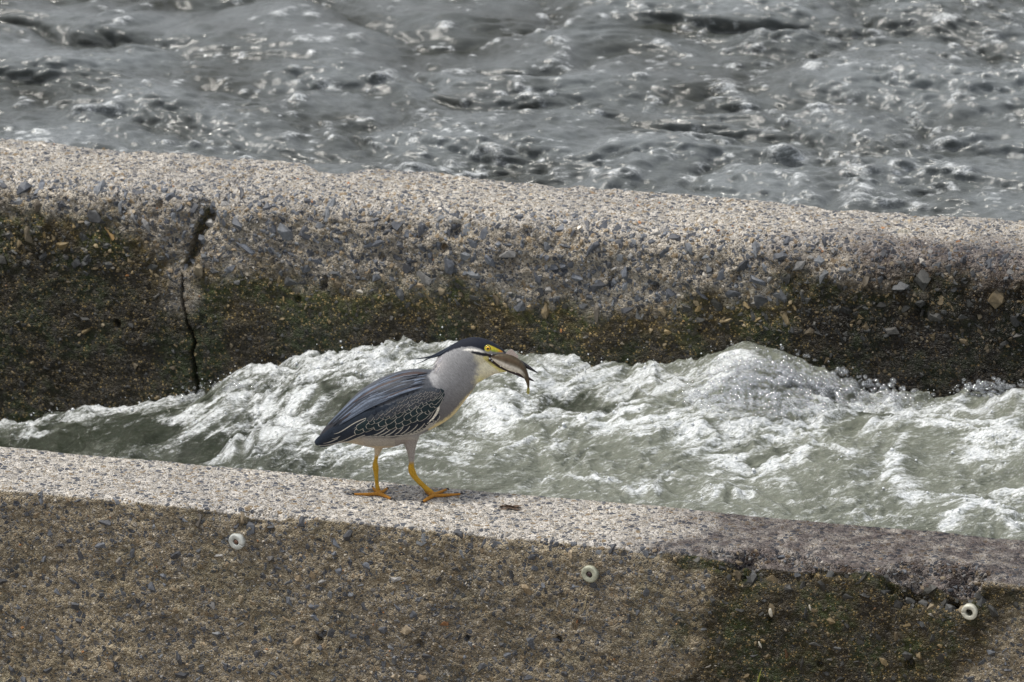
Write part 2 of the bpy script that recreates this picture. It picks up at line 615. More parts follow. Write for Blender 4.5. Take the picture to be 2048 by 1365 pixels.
near = Wall([(NF, -1.05), (NF, 0), (NB, 0), (NB, -1.05)], [0.005, 0.010], near_disp, near_zone, 0.62)
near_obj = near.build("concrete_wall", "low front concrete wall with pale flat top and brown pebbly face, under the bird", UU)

# ---- far wall
CRK = [on_y(px, py, FV) for px, py in ((362, 556), (361, 600), (370, 640), (378, 665), (388, 690), (380, 710), (386, 740), (388, 762), (394, 790), (398, 860))]
CRK = [(p[0], p[2]) for p in CRK]
NOTCH = [on_y(px, py, FV) for px, py in ((410, 432), (404, 450), (392, 480), (380, 510), (372, 535))]
NOTCH = [(p[0], p[2]) for p in NOTCH]
CRK_TOP = [on_z(px, py, FZ) for px, py in ((415, 420), (440, 385), (470, 365), (492, 352), (520, 338))]
CRK_TOP = [(p[0], p[1]) for p in CRK_TOP]
FHOLES = [(on_y(px, py, FV), r, d) for (px, py, r, d) in
          ((232, 650, 0.007, 0.02), (645, 575, 0.007, 0.02), (648, 562, 0.005, 0.018), (595, 602, 0.008, 0.012), (905, 470, 0.016, 0.022), (312, 414, 0.008, 0.014), (885, 500, 0.010, 0.018),
           (1305, 580, 0.009, 0.018), (1220, 560, 0.007, 0.014), (1218, 575, 0.006, 0.014), (1840, 625, 0.016, 0.016), (1395, 668, 0.005, 0.01),
           (1050, 470, 0.012, 0.014), (1146, 480, 0.012, 0.012), (1470, 560, 0.012, 0.016), (760, 520, 0.01, 0.012))]
BITE_U = on_z(650, 350, FZ)[0]
EDGE_W = [(on_z(px, py, FZ)[0], dv) for px, py, dv in ((-300, 400, 0.0), (0, 395, 0.0), (300, 400, 0.0), (700, 430, 0.0), (1000, 455, 0.0), (1500, 500, 0.0), (1750, 525, 0.0), (2300, 570, 0.0))]


def far_disp(u, v, z, a, b):
    edge = np.exp(-(np.hypot(v - FV - 0.03, z - FZ + 0.03) / 0.085) ** 2)
    d = rough_noise(u, v, z) * np.where(b > 0.75, 0.8, 1.1) * (1 + 1.3 * edge)
    d = d + 0.006 * fbm(u * 5, v * 5, z * 5 + 3, 2) + 0.004 * edge * fbm(u * 40, v * 40, z * 40, 2)
    front = (b < 0.8) & (v < FV + 0.14)
    dist, al = polyline_dist(CRK, u, z)
    wd = 0.0020 + 0.0016 * perlin(z * 60, 3.3) + 0.0020 * al
    d = d - front * 0.030 * (1 - sstep(wd * 0.5, wd * 1.7, dist + 0.0012 * perlin(u * 200, z * 200)))
    dist, al = polyline_dist(NOTCH, u, z)
    nz = fbm(u * 30, v * 30, z * 30, 3)
    d = d - front * (0.030 + 0.010 * nz) * (1 - sstep(0.003, 0.019, dist + 0.009 * nz))
    dist, al = polyline_dist([(NOTCH[0][0] - 0.012, NOTCH[0][1]), (NOTCH[-1][0] - 0.035, NOTCH[-1][1])], u, z)
    d = d - front * 0.010 * (1 - sstep(0.010, 0.060, dist + 0.012 * nz))
    dist, al = polyline_dist(CRK_TOP, u, v)
    d = d - (b > 0.6) * 0.006 * (1 - sstep(0.0012, 0.005, dist + 0.0012 * perlin(u * 120, v * 120)))
    for c, r, dp in FHOLES:
        q = np.hypot(u - c[0], (z - c[2]) * 0.8)
        d = d - front * dp * (1 - sstep(r * 0.4, r * 1.3, q + 0.003 * nz))
    ev = np.zeros_like(d); ez = np.zeros_like(d)
    bk = 1 - sstep(0.0, 0.05, np.abs(v - FB) + np.abs(z - FZ))
    wob = fbm(u * 11, 0.5, 7.0, 4) * 0.010 * bk
    ev += wob; ez += -np.abs(wob) * 0.6
    f = (1 - sstep(0.02, 0.075, np.abs(u - BITE_U))) * (1 - sstep(0.02, 0.07, np.abs(v - FB) + np.abs(z - FZ)))
    ez -= f * 0.014
    return d, ev, ez


ALG = [(on_y(px, py, FV)[0], on_y(px, py, FV)[2]) for px, py in
       ((-300, 430), (0, 425), (150, 428), (270, 455), (330, 530), (420, 548), (520, 530), (640, 565), (800, 565), (950, 575), (1100, 610), (1250, 625), (1400, 605),
        (1520, 575), (1620, 550), (1720, 555), (1850, 560), (2048, 575), (2400, 580))]
WETR = on_y(1560, 500, FV)[0]


def far_zone(u, v, z, a, b):
    n = fbm(u * 8, v * 8, z * 8, 4)
    n2 = fbm(u * 26 + 4, v * 26, z * 26, 3)
    zl = np.interp(u, [q[0] for q in ALG], [q[1] for q in ALG])
    alg = sstep(-0.035, 0.045, zl - z + 0.035 * n + 0.02 * n2)
    alg *= (v < FV + 0.2)
    dc, _ = polyline_dist(NOTCH[1:] + CRK[:2], u, z)
    alg *= 1 - 0.8 * (1 - sstep(0.012, 0.060, dc + 0.02 * n2))
    deep = sstep(0.00, 0.13, zl - z + 0.05 * n)
    rt = sstep(WETR - 0.12, WETR + 0.25, u + 0.1 * n)
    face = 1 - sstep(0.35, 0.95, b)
    dist, al = polyline_dist(NOTCH, u, z)
    moss = (1 - sstep(0.004, 0.016, dist + 0.008 * n2)) * (v < FV + 0.12)
    wet = rt * sstep(FV + 0.21, FV + 0.05, v + 0.06 * n) * (0.95 + 0.3 * n2)
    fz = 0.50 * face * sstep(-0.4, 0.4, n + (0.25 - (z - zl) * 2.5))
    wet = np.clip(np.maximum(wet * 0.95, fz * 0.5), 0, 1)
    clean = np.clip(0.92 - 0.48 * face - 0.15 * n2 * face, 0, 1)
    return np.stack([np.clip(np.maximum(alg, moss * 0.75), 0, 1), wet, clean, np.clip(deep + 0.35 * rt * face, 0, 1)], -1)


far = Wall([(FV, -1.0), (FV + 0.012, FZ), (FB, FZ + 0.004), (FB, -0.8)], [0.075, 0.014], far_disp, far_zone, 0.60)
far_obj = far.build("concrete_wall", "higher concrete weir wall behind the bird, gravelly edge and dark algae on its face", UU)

# ------------------------------------------------------------------ aggregate stones
HULLS = []
for k in range(12):
    bm = bmesh.new()
    r2 = random.Random(50 + k)
    for i in range(13):
        d = Vector((r2.gauss(0, 1), r2.gauss(0, 1), r2.gauss(0, 1))).normalized() * r2.uniform(0.82, 1.12)
        bm.verts.new(d)
    bmesh.ops.convex_hull(bm, input=bm.verts)
    for vv in [q for q in bm.verts if not q.link_faces]:
        bm.verts.remove(vv)
    bmesh.ops.triangulate(bm, faces=bm.faces)
    bm.verts.index_update()
    HULLS.append((np.array([q.co[:] for q in bm.verts]), np.array([[q.index for q in f.verts] for f in bm.faces])))
    bm.free()
STONE_ME = []
for k, (V, F) in enumerate(HULLS):
    me = mesh_np("stone", V, F, False)
    me.materials.append(MAT_STONE)
    STONE_ME.append(me)

PALETTE = np.array([(0.090, 0.098, 0.115), (0.125, 0.137, 0.160), (0.175, 0.187, 0.205), (0.070, 0.074, 0.085), (0.27, 0.265, 0.26),
                    (0.26, 0.20, 0.13), (0.33, 0.27, 0.19), (0.30, 0.15, 0.07), (0.60, 0.56, 0.50)])


def scatter(wall, n, s_lo, s_hi, size, prot, weights, u_lo=ULO, u_hi=UHI, tilt=0.35, keep=None, gap=0.85, seed=0):
    g = np.random.default_rng(seed)
    sz = np.sort(np.clip(size[0] * np.exp(g.normal(0, size[1], n)), size[2], size[3]))[::-1]
    cells, out = {}, []
    c = size[3]
    for q in sz:
        for _ in range(5):
            u, s = g.uniform(u_lo, u_hi), g.uniform(s_lo, s_hi)
            if keep is not None and g.random() > keep(u, s):
                continue
            iu, is_ = int(u / c), int(s / c)
            ok = True
            for a in (-1, 0, 1):
                for b in (-1, 0, 1):
                    for (u2, s2, r2) in cells.get((iu + a, is_ + b), ()):
                        if (u - u2) ** 2 + (s - s2) ** 2 < (gap * 0.5 * (q + r2)) ** 2:
                            ok = False; break
                    if not ok: break
                if not ok: break
            if ok:
                cells.setdefault((iu, is_), []).append((u, s, q)); out.append((u, s, q)); break
    A = np.array(out)
    n = len(A)
    P, N = wall.pos(A[:, 0], A[:, 1])
    half = A[:, 2] * 0.5
    sx = half * g.uniform(0.85, 1.35, n); sy = half * g.uniform(0.6, 1.0, n); szz = half * g.uniform(0.5, 0.85, n)
    th = g.uniform(0, 2 * np.pi, n)
    U = np.tile([1.0, 0, 0], (n, 1)); T = np.cross(N, U)
    X = U * np.cos(th)[:, None] + T * np.sin(th)[:, None]
    Nt = N + tilt * g.normal(0, 1, (n, 3)); Nt /= np.linalg.norm(Nt, axis=1)[:, None]
    X = X - Nt * np.sum(X * Nt, 1)[:, None]; X /= np.linalg.norm(X, axis=1)[:, None]
    Y = np.cross(Nt, X)
    pr = g.uniform(prot[0], prot[1], n)
    C = P - N * (szz * (1 - pr))[:, None]
    idx = g.choice(len(PALETTE), n, p=np.array(weights) / np.sum(weights))
    tint = PALETTE[idx] * g.uniform(0.78, 1.25, (n, 1))
    zn = wall.zone(P[:, 0], P[:, 1], P[:, 2], N[:, 1], N[:, 2])
    al, we = zn[:, :1] * 0.85, zn[:, 1:2]
    film = np.where(g.random((n, 1)) < 0.22, np.array([[0.34, 0.24, 0.09]]), np.array([[0.036, 0.032, 0.015]])) * (1 - 0.5 * zn[:, 3:4])
    tint = tint * (1 - al) + (0.22 * tint + film) * al
    tint = tint * (1 - 0.48 * we)
    rust = (g.random(n) < 0.0012)
    tint[rust] = (0.34, 0.16, 0.06)
    return dict(C=C, X=X, Y=Y, Z=Nt, S=np.stack([sx, sy, szz], 1), k=g.integers(0, 12, n), tint=tint, size=A[:, 2], P=P)


def join(sets):
    return {k: np.concatenate([s[k] for s in sets]) for k in sets[0]}


def in_frame(P):
    d = P - CAM
    t = d @ (FWD * CP - UPV * SP)
    x = (d @ RGT) / t * DIST
    y = (d @ (FWD * SP + UPV * CP)) / t * DIST
    return (np.abs(x) < 1.02) & (np.abs(y) < 0.68)


def build_stones(D, parent, max_parts=300):
    vis = in_frame(D["P"])
    order = np.argsort(-(D["size"] * vis))
    big = order[:max_parts]
    for i in big:
        o = bpy.data.objects.new("stone", STONE_ME[int(D["k"][i])])
        COL.objects.link(o)
        o.parent = parent
        M = np.eye(4)
        M[:3, 0] = D["X"][i] * D["S"][i, 0]; M[:3, 1] = D["Y"][i] * D["S"][i, 1]; M[:3, 2] = D["Z"][i] * D["S"][i, 2]; M[:3, 3] = D["C"][i]
        o.matrix_basis = Matrix(M.tolist())
        o.color = (*D["tint"][i], 1)
    rest = order[max_parts:]
    vs, fs, cs, off = [], [], [], 0
    for k, (V, F) in enumerate(HULLS):
        ii = rest[D["k"][rest] == k]
        L = V[None] * D["S"][ii][:, None, :]
        W = (D["C"][ii][:, None] + L[..., :1] * D["X"][ii][:, None] + L[..., 1:2] * D["Y"][ii][:, None] + L[..., 2:] * D["Z"][ii][:, None])
        vs.append(W.reshape(-1, 3))
        fs.append((F[None] + (np.arange(len(ii)) * len(V))[:, None, None]).reshape(-1, 3) + off)
        cs.append(np.repeat(D["tint"][ii], len(V), 0))
        off += len(ii) * len(V)
    me = mesh_np("gravel", np.concatenate(vs), np.concatenate(fs), False)
    add_attr(me, "tint", np.concatenate(cs))
    o = new_obj("gravel", me, MAT_GRAVEL, parent)
    o["kind"] = "stuff"


# near wall: arc length 1.05 = the front edge
sN = 1.05 - 0.004
topN = sN + (NB - NF)
W_DARK = [5, 2.4, 0.8, 8, 0.4, 1.0, 0.6, 0.05, 0.05]
W_MIX = [3, 3, 2.0, 3, 1.0, 2.0, 1.6, 0.06, 0.2]
W_TOP = [2.0, 3.6, 4.0, 0.8, 3.4, 2.2, 1.6, 0.3, 1.2]
nst = [scatter(near, 5300, sN - 0.46, sN - 0.004, (0.0165, 0.45, 0.006, 0.040), (0.08, 0.36), W_DARK, seed=1),
       scatter(near, 6000, sN - 0.46, sN - 0.002, (0.0052, 0.25, 0.003, 0.008), (0.3, 0.8), [0.8, 0.8, 1, 1, 1.2, 4.2, 4.2, 0.25, 0.8], seed=2, gap=0.6),
       scatter(near, 7500, sN + 0.004, topN - 0.004, (0.0085, 0.34, 0.004, 0.019), (0.03, 0.16), W_TOP, tilt=0.05, seed=3, gap=0.9)]
build_stones(join(nst), near_obj)
# far wall
LF = far.L
sF = 1.0 + FZ                      # arc length of the (unrounded) front edge
topF = sF + (FB - FV) - 0.03
band = (sF - 0.19, sF + 0.03)
fst = [scatter(far, 1900, band[0], band[1] - 0.01, (0.0235, 0.36, 0.011, 0.050), (0.20, 0.62), [5, 5, 3.2, 3, 0.8, 0.3, 0.2, 0.02, 0.03], seed=4, gap=0.84,
               keep=lambda u, s: (0.25 + 0.75 * math.exp(-((u - 0.25) / 0.7) ** 2)) * (0.55 if s > sF - 0.03 else 1.0)),
       scatter(far, 2900, band[0], band[1] + 0.02, (0.0105, 0.30, 0.005, 0.018), (0.3, 0.8), [4, 4, 3.5, 1.6, 2, 2.2, 1.6, 0.1, 0.3], tilt=0.5, seed=5, gap=0.8),
       scatter(far, 3300, 0.58, sF - 0.10, (0.0095, 0.40, 0.005, 0.026), (0.25, 0.75), W_MIX, tilt=0.5, seed=6, gap=0.85),
       scatter(far, 4600, sF - 0.01, topF, (0.0092, 0.32, 0.005, 0.017), (0.15, 0.55), W_TOP, tilt=0.3, seed=7, gap=0.85)]
build_stones(join(fst), far_obj)

# ------------------------------------------------------------------ water
KV = 0.36                          # depth axis squeezed when measuring foam streaks


def stroke_mask(U, V, strokes, zf):
    out = np.zeros(U.shape)
    for pts, w, amp in strokes:
        q = []
        for px, py in pts:
            z = -0.08
            for _ in range(4):
                p = on_z(px, py, z); z = float(zf(p[0], p[1]))
            q.append((p[0], p[1] * KV))
        if len(q) == 1:
            q.append((q[0][0] + 1e-4, q[0][1]))
        d, _ = polyline_dist(q, U, V * KV)
        out = np.maximum(out, amp * np.exp(-(d / w) ** 2)) if amp > 0 else out + amp * np.exp(-(d / w) ** 2)
    return out


WL = [(-260, 905), (-120, 885), (20, 855), (200, 832), (390, 795), (520, 750), (640, 722), (760, 706), (900, 700), (1024, 714), (1150, 735), (1250, 742), (1380, 735), (1440, 715), (1490, 705), (1560, 722),
      (1650, 765), (1750, 796), (1850, 810), (1950, 798), (2048, 780), (2200, 775), (2400, 790)]
WLU = np.array([on_y(px, py, FV)[0] for px, py in WL])
WLZ = np.array([on_y(px, py, FV)[2] for px, py in WL])
MIDU = np.array([on_z(px, 900, -0.08)[0] for px in (-300, 0, 200, 420, 600, 800, 1000, 1300, 1700, 2100, 2500)])
MIDZ = np.array([-0.29, -0.255, -0.215, -0.165, -0.125, -0.10, -0.088, -0.078, -0.062, -0.058, -0.06])


def chan_base(u, v):
    zf = smooth1(WLU, WLZ, u)
    zm = smooth1(MIDU, MIDZ, u)
    w = sstep(0.05, 0.40, FV - v)
    return zf * (1 - w) + zm * w


GAP = FV - NB
cu = lines(ULO, UHI, 0.0034, -7, 7)
cv = np.arange(NB - 0.02, FV + 0.024, 0.0040)
U, V = np.meshgrid(cu, cv, indexing='ij')
base = chan_base(U, V)
# water runs down to the left and away from the far wall: turbulence stretched that way
wx = U + 0.10 * fbm(U * 3, V * 3, 1.0, 2); wy = V + 0.10 * fbm(U * 3 + 7, V * 3, 2.0, 2)
ca, sa_ = math.cos(0.5), math.sin(0.5)
fx, fy = wx * ca + wy * sa_, -wx * sa_ + wy * ca
big = fbm(fx * 3.2, fy * 6.0, 0.0, 2)
med = 1 - 2 * np.abs(perlin(fx * 9, fy * 15, 3.0))
med2 = 1 - 2 * np.abs(perlin(fx * 19 + 4, fy * 28, 5.0))
sml = fbm(fx * 40, fy * 56, 1.0, 3)
damp = sstep(0.0, 0.10, V - NB) * 0.7 + 0.3
H = damp * (0.024 * big + 0.012 * med + 0.006 * med2) + 0.0048 * sml + 0.0010 * perlin(U * 170, V * 170)
# standing lumps seen in the photograph
for px, py, ru, rv, h in ((1300, 880, 0.10, 0.12, 0.020), (1500, 950, 0.05, 0.10, -0.022), (1160, 815, 0.10, 0.10, -0.020), (1800, 880, 0.16, 0.10, 0.024), (1800, 960, 0.03, 0.10, 0.020), (1450, 985, 0.05, 0.05, 0.018),
                          (1940, 1045, 0.07, 0.05, 0.020), (560, 830, 0.10, 0.08, 0.022), (1730, 845, 0.08, 0.035, -0.018), (1000, 830, 0.09, 0.08, 0.018), (700, 830, 0.07, 0.05, -0.014), (320, 890, 0.12, 0.05, -0.012), (480, 895, 0.05, 0.04, 0.012)):
    p = on_z(px, py, -0.07)
    H += h * np.exp(-((U - p[0]) / ru) ** 2 - ((V - p[1]) / rv) ** 2)
Z = base + H
lim = np.where(V < NB + 0.05, -0.006, 1.0)
Z = np.minimum(Z, lim + 0.012 * sstep(-0.2, 0.5, big))
FOAM = [
    ([(0, 862), (150, 842), (300, 815), (400, 790)], 0.013, 0.8),
    ([(390, 795), (500, 762), (600, 733), (700, 712)], 0.022, 0.9),
    ([(620, 735), (760, 722), (900, 722), (1000, 735)], 0.028, 0.95),
    ([(560, 775), (700, 748), (840, 742)], 0.020, 0.9),
    ([(400, 850), (500, 812), (600, 800)], 0.022, 0.9), ([(540, 830), (620, 806)], 0.028, 1.0),
    ([(450, 915), (560, 880), (660, 905)], 0.024, 0.95), ([(600, 905), (720, 925), (800, 920)], 0.018, 0.9),
    ([(320, 850), (400, 838)], 0.010, 0.8), ([(40, 880), (130, 872)], 0.009, 0.8),
    ([(1060, 755), (1180, 752), (1320, 768), (1400, 760), (1480, 735)], 0.030, 1.05),
    ([(1380, 800), (1480, 820), (1560, 835)], 0.018, 0.9),
    ([(960, 800), (1040, 805), (1080, 800)], 0.020, 0.9), ([(930, 830), (1010, 850)], 0.022, 0.9),
    ([(960, 850), (1080, 835), (1180, 862), (1300, 868), (1380, 880)], 0.017, 1.0), ([(1260, 872), (1370, 880), (1440, 905), (1475, 930)], 0.020, 1.0),
    ([(1475, 940), (1540, 945), (1600, 930)], 0.016, 0.95), ([(1480, 940), (1580, 975)], 0.009, 0.8),
    ([(1550, 830), (1700, 824), (1850, 832), (1950, 820), (2060, 800)], 0.016, 1.05),
    ([(1740, 880), (1820, 858), (1960, 862), (2060, 870)], 0.016, 1.05), ([(1960, 890), (2060, 880)], 0.03, 1.0),
    ([(1795, 915), (1785, 950), (1800, 985), (1835, 1000)], 0.017, 1.0), ([(1880, 1010), (2048, 990)], 0.010, 0.8),
    ([(1420, 1000), (1450, 988), (1500, 990)], 0.015, 1.0), ([(1890, 1050), (1960, 1036), (2040, 1056)], 0.013, 1.05),
    ([(1620, 900), (1700, 935)], 0.010, 0.6), ([(1000, 920), (1120, 900)], 0.012, 0.65), ([(1090, 960), (1200, 975), (1320, 990)], 0.008, 0.75),
    ([(860, 905), (930, 930)], 0.016, 0.7), ([(1500, 880), (1640, 870)], 0.012, 0.7), ([(1330, 960), (1440, 955)], 0.008, 0.6), ([(1650, 1000), (1760, 1040)], 0.006, 0.6),
]
DARKP = [([(20, 890), (180, 885), (350, 865)], 0.020, 1.0), ([(380, 905), (430, 890)], 0.02, 0.9), ([(1080, 800), (1180, 805), (1260, 825)], 0.020, 1.0), ([(1480, 905), (1550, 918)], 0.020, 1.0), ([(1690, 842), (1790, 852)], 0.010, 1.0),
         ([(560, 790), (700, 782)], 0.008, 0.7), ([(1030, 800), (1120, 790)], 0.012, 0.6), ([(250, 850), (420, 815)], 0.007, 0.8), ([(1380, 850), (1480, 868)], 0.007, 0.6), ([(1930, 1000), (2000, 1010)], 0.012, 0.5)]
FLAT = lambda u, v: chan_base(np.array(u), np.array(v))
fm = stroke_mask(U + 0.016 * fbm(U * 12, V * 12, 3.0, 3), V + 0.045 * fbm(U * 12 + 9, V * 12, 4.0, 3), FOAM, FLAT)
dk = stroke_mask(U + 0.03 * fbm(U * 14, V * 14, 5.0, 4), V + 0.08 * fbm(U * 14, V * 14, 6.0, 4), DARKP, FLAT)
dk = np.clip(dk * (0.75 + 0.7 * fbm(fx * 22, fy * 60, 2.0, 3)), 0, 1)
str_ = fbm(fx * 11, fy * 52, 8.0, 4)
foam = fm * (0.62 + 0.80 * str_) + 0.09 + 0.30 * sstep(-0.2, 0.8, str_) + 0.16 * sstep(0.1, 0.9, med2) * (1 - dk) - 0.7 * dk * (1 - fm)
foam = np.clip(foam, 0, 1.15)
uR = on_z(420, 900, -0.1)[0]; uR2 = on_z(1250, 900, -0.08)[0]
air = np.clip(0.22 + 0.75 * sstep(uR, uR2, U) + 0.30 * fbm(U * 7, V * 7, 2.0, 3) - 0.85 * dk + 0.25 * fm, 0, 1)
Z = Z + 0.006 * np.clip(foam - 0.3, 0, 1) + 0.0022 * np.clip(foam, 0, 1) * perlin(U * 95, V * 95, 4.0)
P = np.stack([U, V, Z], -1).reshape(-1, 3)
me = mesh_np("channel_water", P, grid_faces(len(cu), len(cv)))
add_attr(me, "flow", np.stack([foam, air, dk, np.ones_like(dk)], -1).reshape(-1, 4))
tag(new_obj("channel_water", me, MAT_CHAN), "white churning water rushing between the two walls", kind="structure")
CH = (cu, cv, Z, foam)

# upstream river
rz = FZ - 0.035
ru = lines(ULO - 0.25, UHI + 0.2, 0.0070, -60, 60, 1.2)
rv = lines(FB - 0.03, FB + 1.75, 0.0070, FB - 0.02, FB + 110, 1.2)
rv = rv[rv >= FB - 0.03]
U, V = np.meshgrid(ru, rv, indexing='ij')
fade = np.exp(-np.maximum(0, V - FB - 6) / 20)
w1 = 0.16 * fbm(U * 1.6, V * 1.6, 1.0, 2); w2 = 0.16 * fbm(U * 1.6 + 5, V * 1.6, 2.0, 2)
calm = sstep(0.1, 0.9, (V - FB) / 1.1) * sstep(0.9, -0.5, U)      # smoother sheets further up on the left
b1 = np.abs(perlin((U + w1) * 2.1, (V + w2) * 3.0, 0.3)) ** 0.8
b2 = np.abs(perlin((U + w1) * 6.5 + 3, (V + w2) * 8.5, 0.9)) ** 0.9
b3 = np.abs(perlin((U + w1) * 15 + 3, (V + w2) * 19, 1.9))
sm = fbm(U * 34, V * 40, 1.0, 3)
H = 0.068 * b1 + (0.021 + 0.006 * (1 - calm)) * b2 + (0.008 + 0.009 * (1 - calm)) * b3 + (0.0020 + 0.0034 * (1 - calm)) * sm
H -= 0.040
foam = np.zeros_like(U)
g = np.random.default_rng(21)
du = ru.searchsorted
LUMPS = []
nl = 0
while nl < 800:
    px, py = g.uniform(-150, 2200), g.uniform(-60, 430) if g.random() < 0.8 else g.uniform(-250, 0)
    p = on_z(px, py, rz)
    if p[1] < FB + 0.02:
        continue
    if g.random() > 0.22 + 0.62 * (px / 2048) + (0.15 if py > 140 else 0.0) + 0.15 * math.sin(px * 0.01 + py * 0.02):
        continue
    r = math.exp(g.normal(math.log(0.0085), 0.50))
    LUMPS.append((p[0], p[1], min(r, 0.030))); nl += 1
    for _ in range(g.integers(0, 5)):
        LUMPS.append((p[0] + g.normal(0, 0.022), p[1] + g.normal(0, 0.03), min(r * g.uniform(0.3, 0.9), 0.018)))
for px, py in ((1565, 305), (1545, 300), (1590, 312), (1100, 122), (1125, 130), (890, 55), (1750, 75), (1260, 350), (560, 40), (620, 35), (640, 165), (660, 170), (580, 185), (1180, 720 - 500), (1230, 355), (1930, 350), (1440, 170)):
    p = on_z(px, py, rz); LUMPS.append((p[0], p[1], 0.017))
for (x, y, r) in LUMPS:
    i0, i1 = np.searchsorted(ru, x - 3 * r), np.searchsorted(ru, x + 3 * r)
    j0, j1 = np.searchsorted(rv, y - 5 * r), np.searchsorted(rv, y + 5 * r)
    if i1 <= i0 or j1 <= j0:
        continue
    q = np.exp(-((U[i0:i1, j0:j1] - x) / (1.3 * r)) ** 2 - ((V[i0:i1, j0:j1] - y) / (1.7 * r)) ** 2)
    H[i0:i1, j0:j1] += 0.5 * r * q
    foam[i0:i1, j0:j1] = np.maximum(foam[i0:i1, j0:j1], (0.5 + 0.6 * ((x * 913.7) % 1.0)) * q)
streak = fbm(U * 7, V * 10, 3.0, 4)
foam = np.clip(foam * (0.9 + 0.5 * perlin(U * 60, V * 60)) + 0.26 * sstep(0.1, 0.9, streak) * (1 - 0.7 * calm), 0, 1.1)
H = H * fade
Z = rz + H
Z = np.where(V < FB + 0.05, np.minimum(Z, FZ - 0.010), Z)
Vd = V - 1.25 * (H - 0.01) * sstep(0.02, 0.10, V - FB)            # crests lean downstream, towards the weir
air = np.clip(0.45 + 0.5 * fbm(U * 4, V * 4, 5.0, 3) + 0.25 * (1 - calm) + 0.6 * (b1 - 0.35), 0, 1)  # river body paler on wave domes, darker in the hollows
me = mesh_np("river_water", np.stack([U, Vd, Z], -1).reshape(-1, 3), grid_faces(len(ru), len(rv)))
add_attr(me, "flow", np.stack([foam, air, air, np.ones_like(air)], -1).reshape(-1, 4))
tag(new_obj("river_water", me, MAT_RIVER), "grey choppy river flowing in above the weir wall", kind="structure")

# bubbles: little spheres riding on the foam
bm = bmesh.new()
bmesh.ops.create_icosphere(bm, subdivisions=2, radius=1.0)
bm.verts.index_update()
ICO2 = (np.array([q.co[:] for q in bm.verts]), np.array([[q.index for q in f.verts] for f in bm.faces]))
bm.free()
bm = bmesh.new()
bmesh.ops.create_icosphere(bm, subdivisions=1, radius=1.0)
bm.verts.index_update()
ICO1 = (np.array([q.co[:] for q in bm.verts]), np.array([[q.index for q in f.verts] for f in bm.faces]))
bm.free()


def spheres(name, C, R, ico, mat, stretch=None):
    V, F = ico
    L = V[None] * R[:, None, None]
    if stretch is not None:
        L = L * stretch[:, None, :]
    vs = (C[:, None] + L).reshape(-1, 3)
    fs = (F[None] + (np.arange(len(C)) * len(V))[:, None, None]).reshape(-1, 3)
    return new_obj(name, mesh_np(name, vs, fs, True), mat)


def z_at(u, v):
    cu, cv, Zc, _ = CH
    i = np.clip(np.searchsorted(cu, u), 0, len(cu) - 1); j = np.clip(np.searchsorted(cv, v), 0, len(cv) - 1)
    return Zc[i, j], CH[3][i, j]


g = np.random.default_rng(31)
uu, vv = g.uniform(ULO + 0.2, UHI - 0.15, 90000), g.uniform(NB, FV, 90000)
zz, ff = z_at(uu, vv)
k = g.random(90000) < np.clip(ff - 0.30, 0, 1) * 0.09
C = np.stack([uu, vv, zz], -1)[k]
R = np.clip(np.exp(g.normal(math.log(0.0016), 0.38, k.sum())), 0.001, 0.0042)
C[:, 2] += R * 0.35
MAT_FROTH = plain("white_froth", (0.70, 0.73, 0.76), 0.12, 0.6, 0.05)
tag(spheres("froth", C, R, ICO1, MAT_FROTH), "fine white froth on the churning channel water", kind="stuff")
# the raft of larger clear bubbles against the far wall
BC, BR = [], []
for (px, py, sx, sy, n, r0) in ((1480, 752, 60, 36, 900, 0.0036), (1560, 765, 55, 42, 800, 0.0048), (1650, 780, 60, 30, 620, 0.0055), (1740, 790, 50, 24, 420, 0.0050), (1800, 800, 45, 14, 240, 0.0040), (1430, 790, 55, 28, 500, 0.0034), (1980, 778, 45, 14, 260, 0.0045), (1560, 820, 60, 15, 300, 0.0032), (470, 770, 60, 8, 160, 0.0034), (390, 792, 30, 6, 60, 0.004)):
    for _ in range(n):
        x, y = g.normal(px, sx * 0.6), g.normal(py, sy * 0.6)
        p = on_z(x, y, -0.03)
        for _k in range(3):
            vq = min(p[1], FV - 0.004)
            z, _f = z_at(np.array([p[0]]), np.array([vq]))
            p = on_z(x, y, float(z[0]))
        if p[1] > FV + 0.02:
            # piled up along the wall instead of inside it
            p = on_y(x, y, FV - 0.006)
            if p[2] - float(z[0]) > 0.035:
                continue
        r = float(np.clip(0.72 * r0 * math.exp(g.normal(0, 0.36)), 0.0014, 0.008))
        BC.append((p[0], min(p[1], FV - 0.003), p[2] + r * 0.25)); BR.append(r)
ST = np.ones((len(BC), 3))
ST[:, 0] = g.uniform(0.95, 1.25, len(BC)); ST[:, 2] = g.uniform(0.75, 1.0, len(BC))
tag(spheres("bubbles", np.array(BC), np.array(BR), ICO2, MAT_BUB, ST), "raft of clear bubbles heaped against the far wall", kind="stuff")

# drops thrown up where the water hits the wall
n = 170
px, t = g.uniform(-20, 2100, n), np.abs(g.normal(0, 1, n))
yy = np.interp(px, [w[0] for w in WL], [w[1] for w in WL]) - 4 - 15 * t
C = np.array([on_y(a, b, FV - 0.004 - 0.05 * g.random()) for a, b in zip(px, yy)])
tag(spheres("spray", C, np.clip(np.exp(g.normal(math.log(0.0011), 0.4, n)), 0.0006, 0.0026), ICO1, MAT_FROTH), "small drops of spray above the waterline of the far wall", kind="stuff")

# ------------------------------------------------------------------ the bird
BIRD = bpy.data.objects.new("heron", None)
COL.objects.link(BIRD)
BIRD.empty_display_size = 0.05
BIRD.location = (0, 0, 0)
BIRD.rotation_euler = (0, 0, YAW)
tag(BIRD, "slate grey heron with black crown and yellow legs walking on the wall, fish in bill", "bird", kind="thing")
CAML = np.array([CAM @ RGT, CAM @ FWD, CAM[2]])


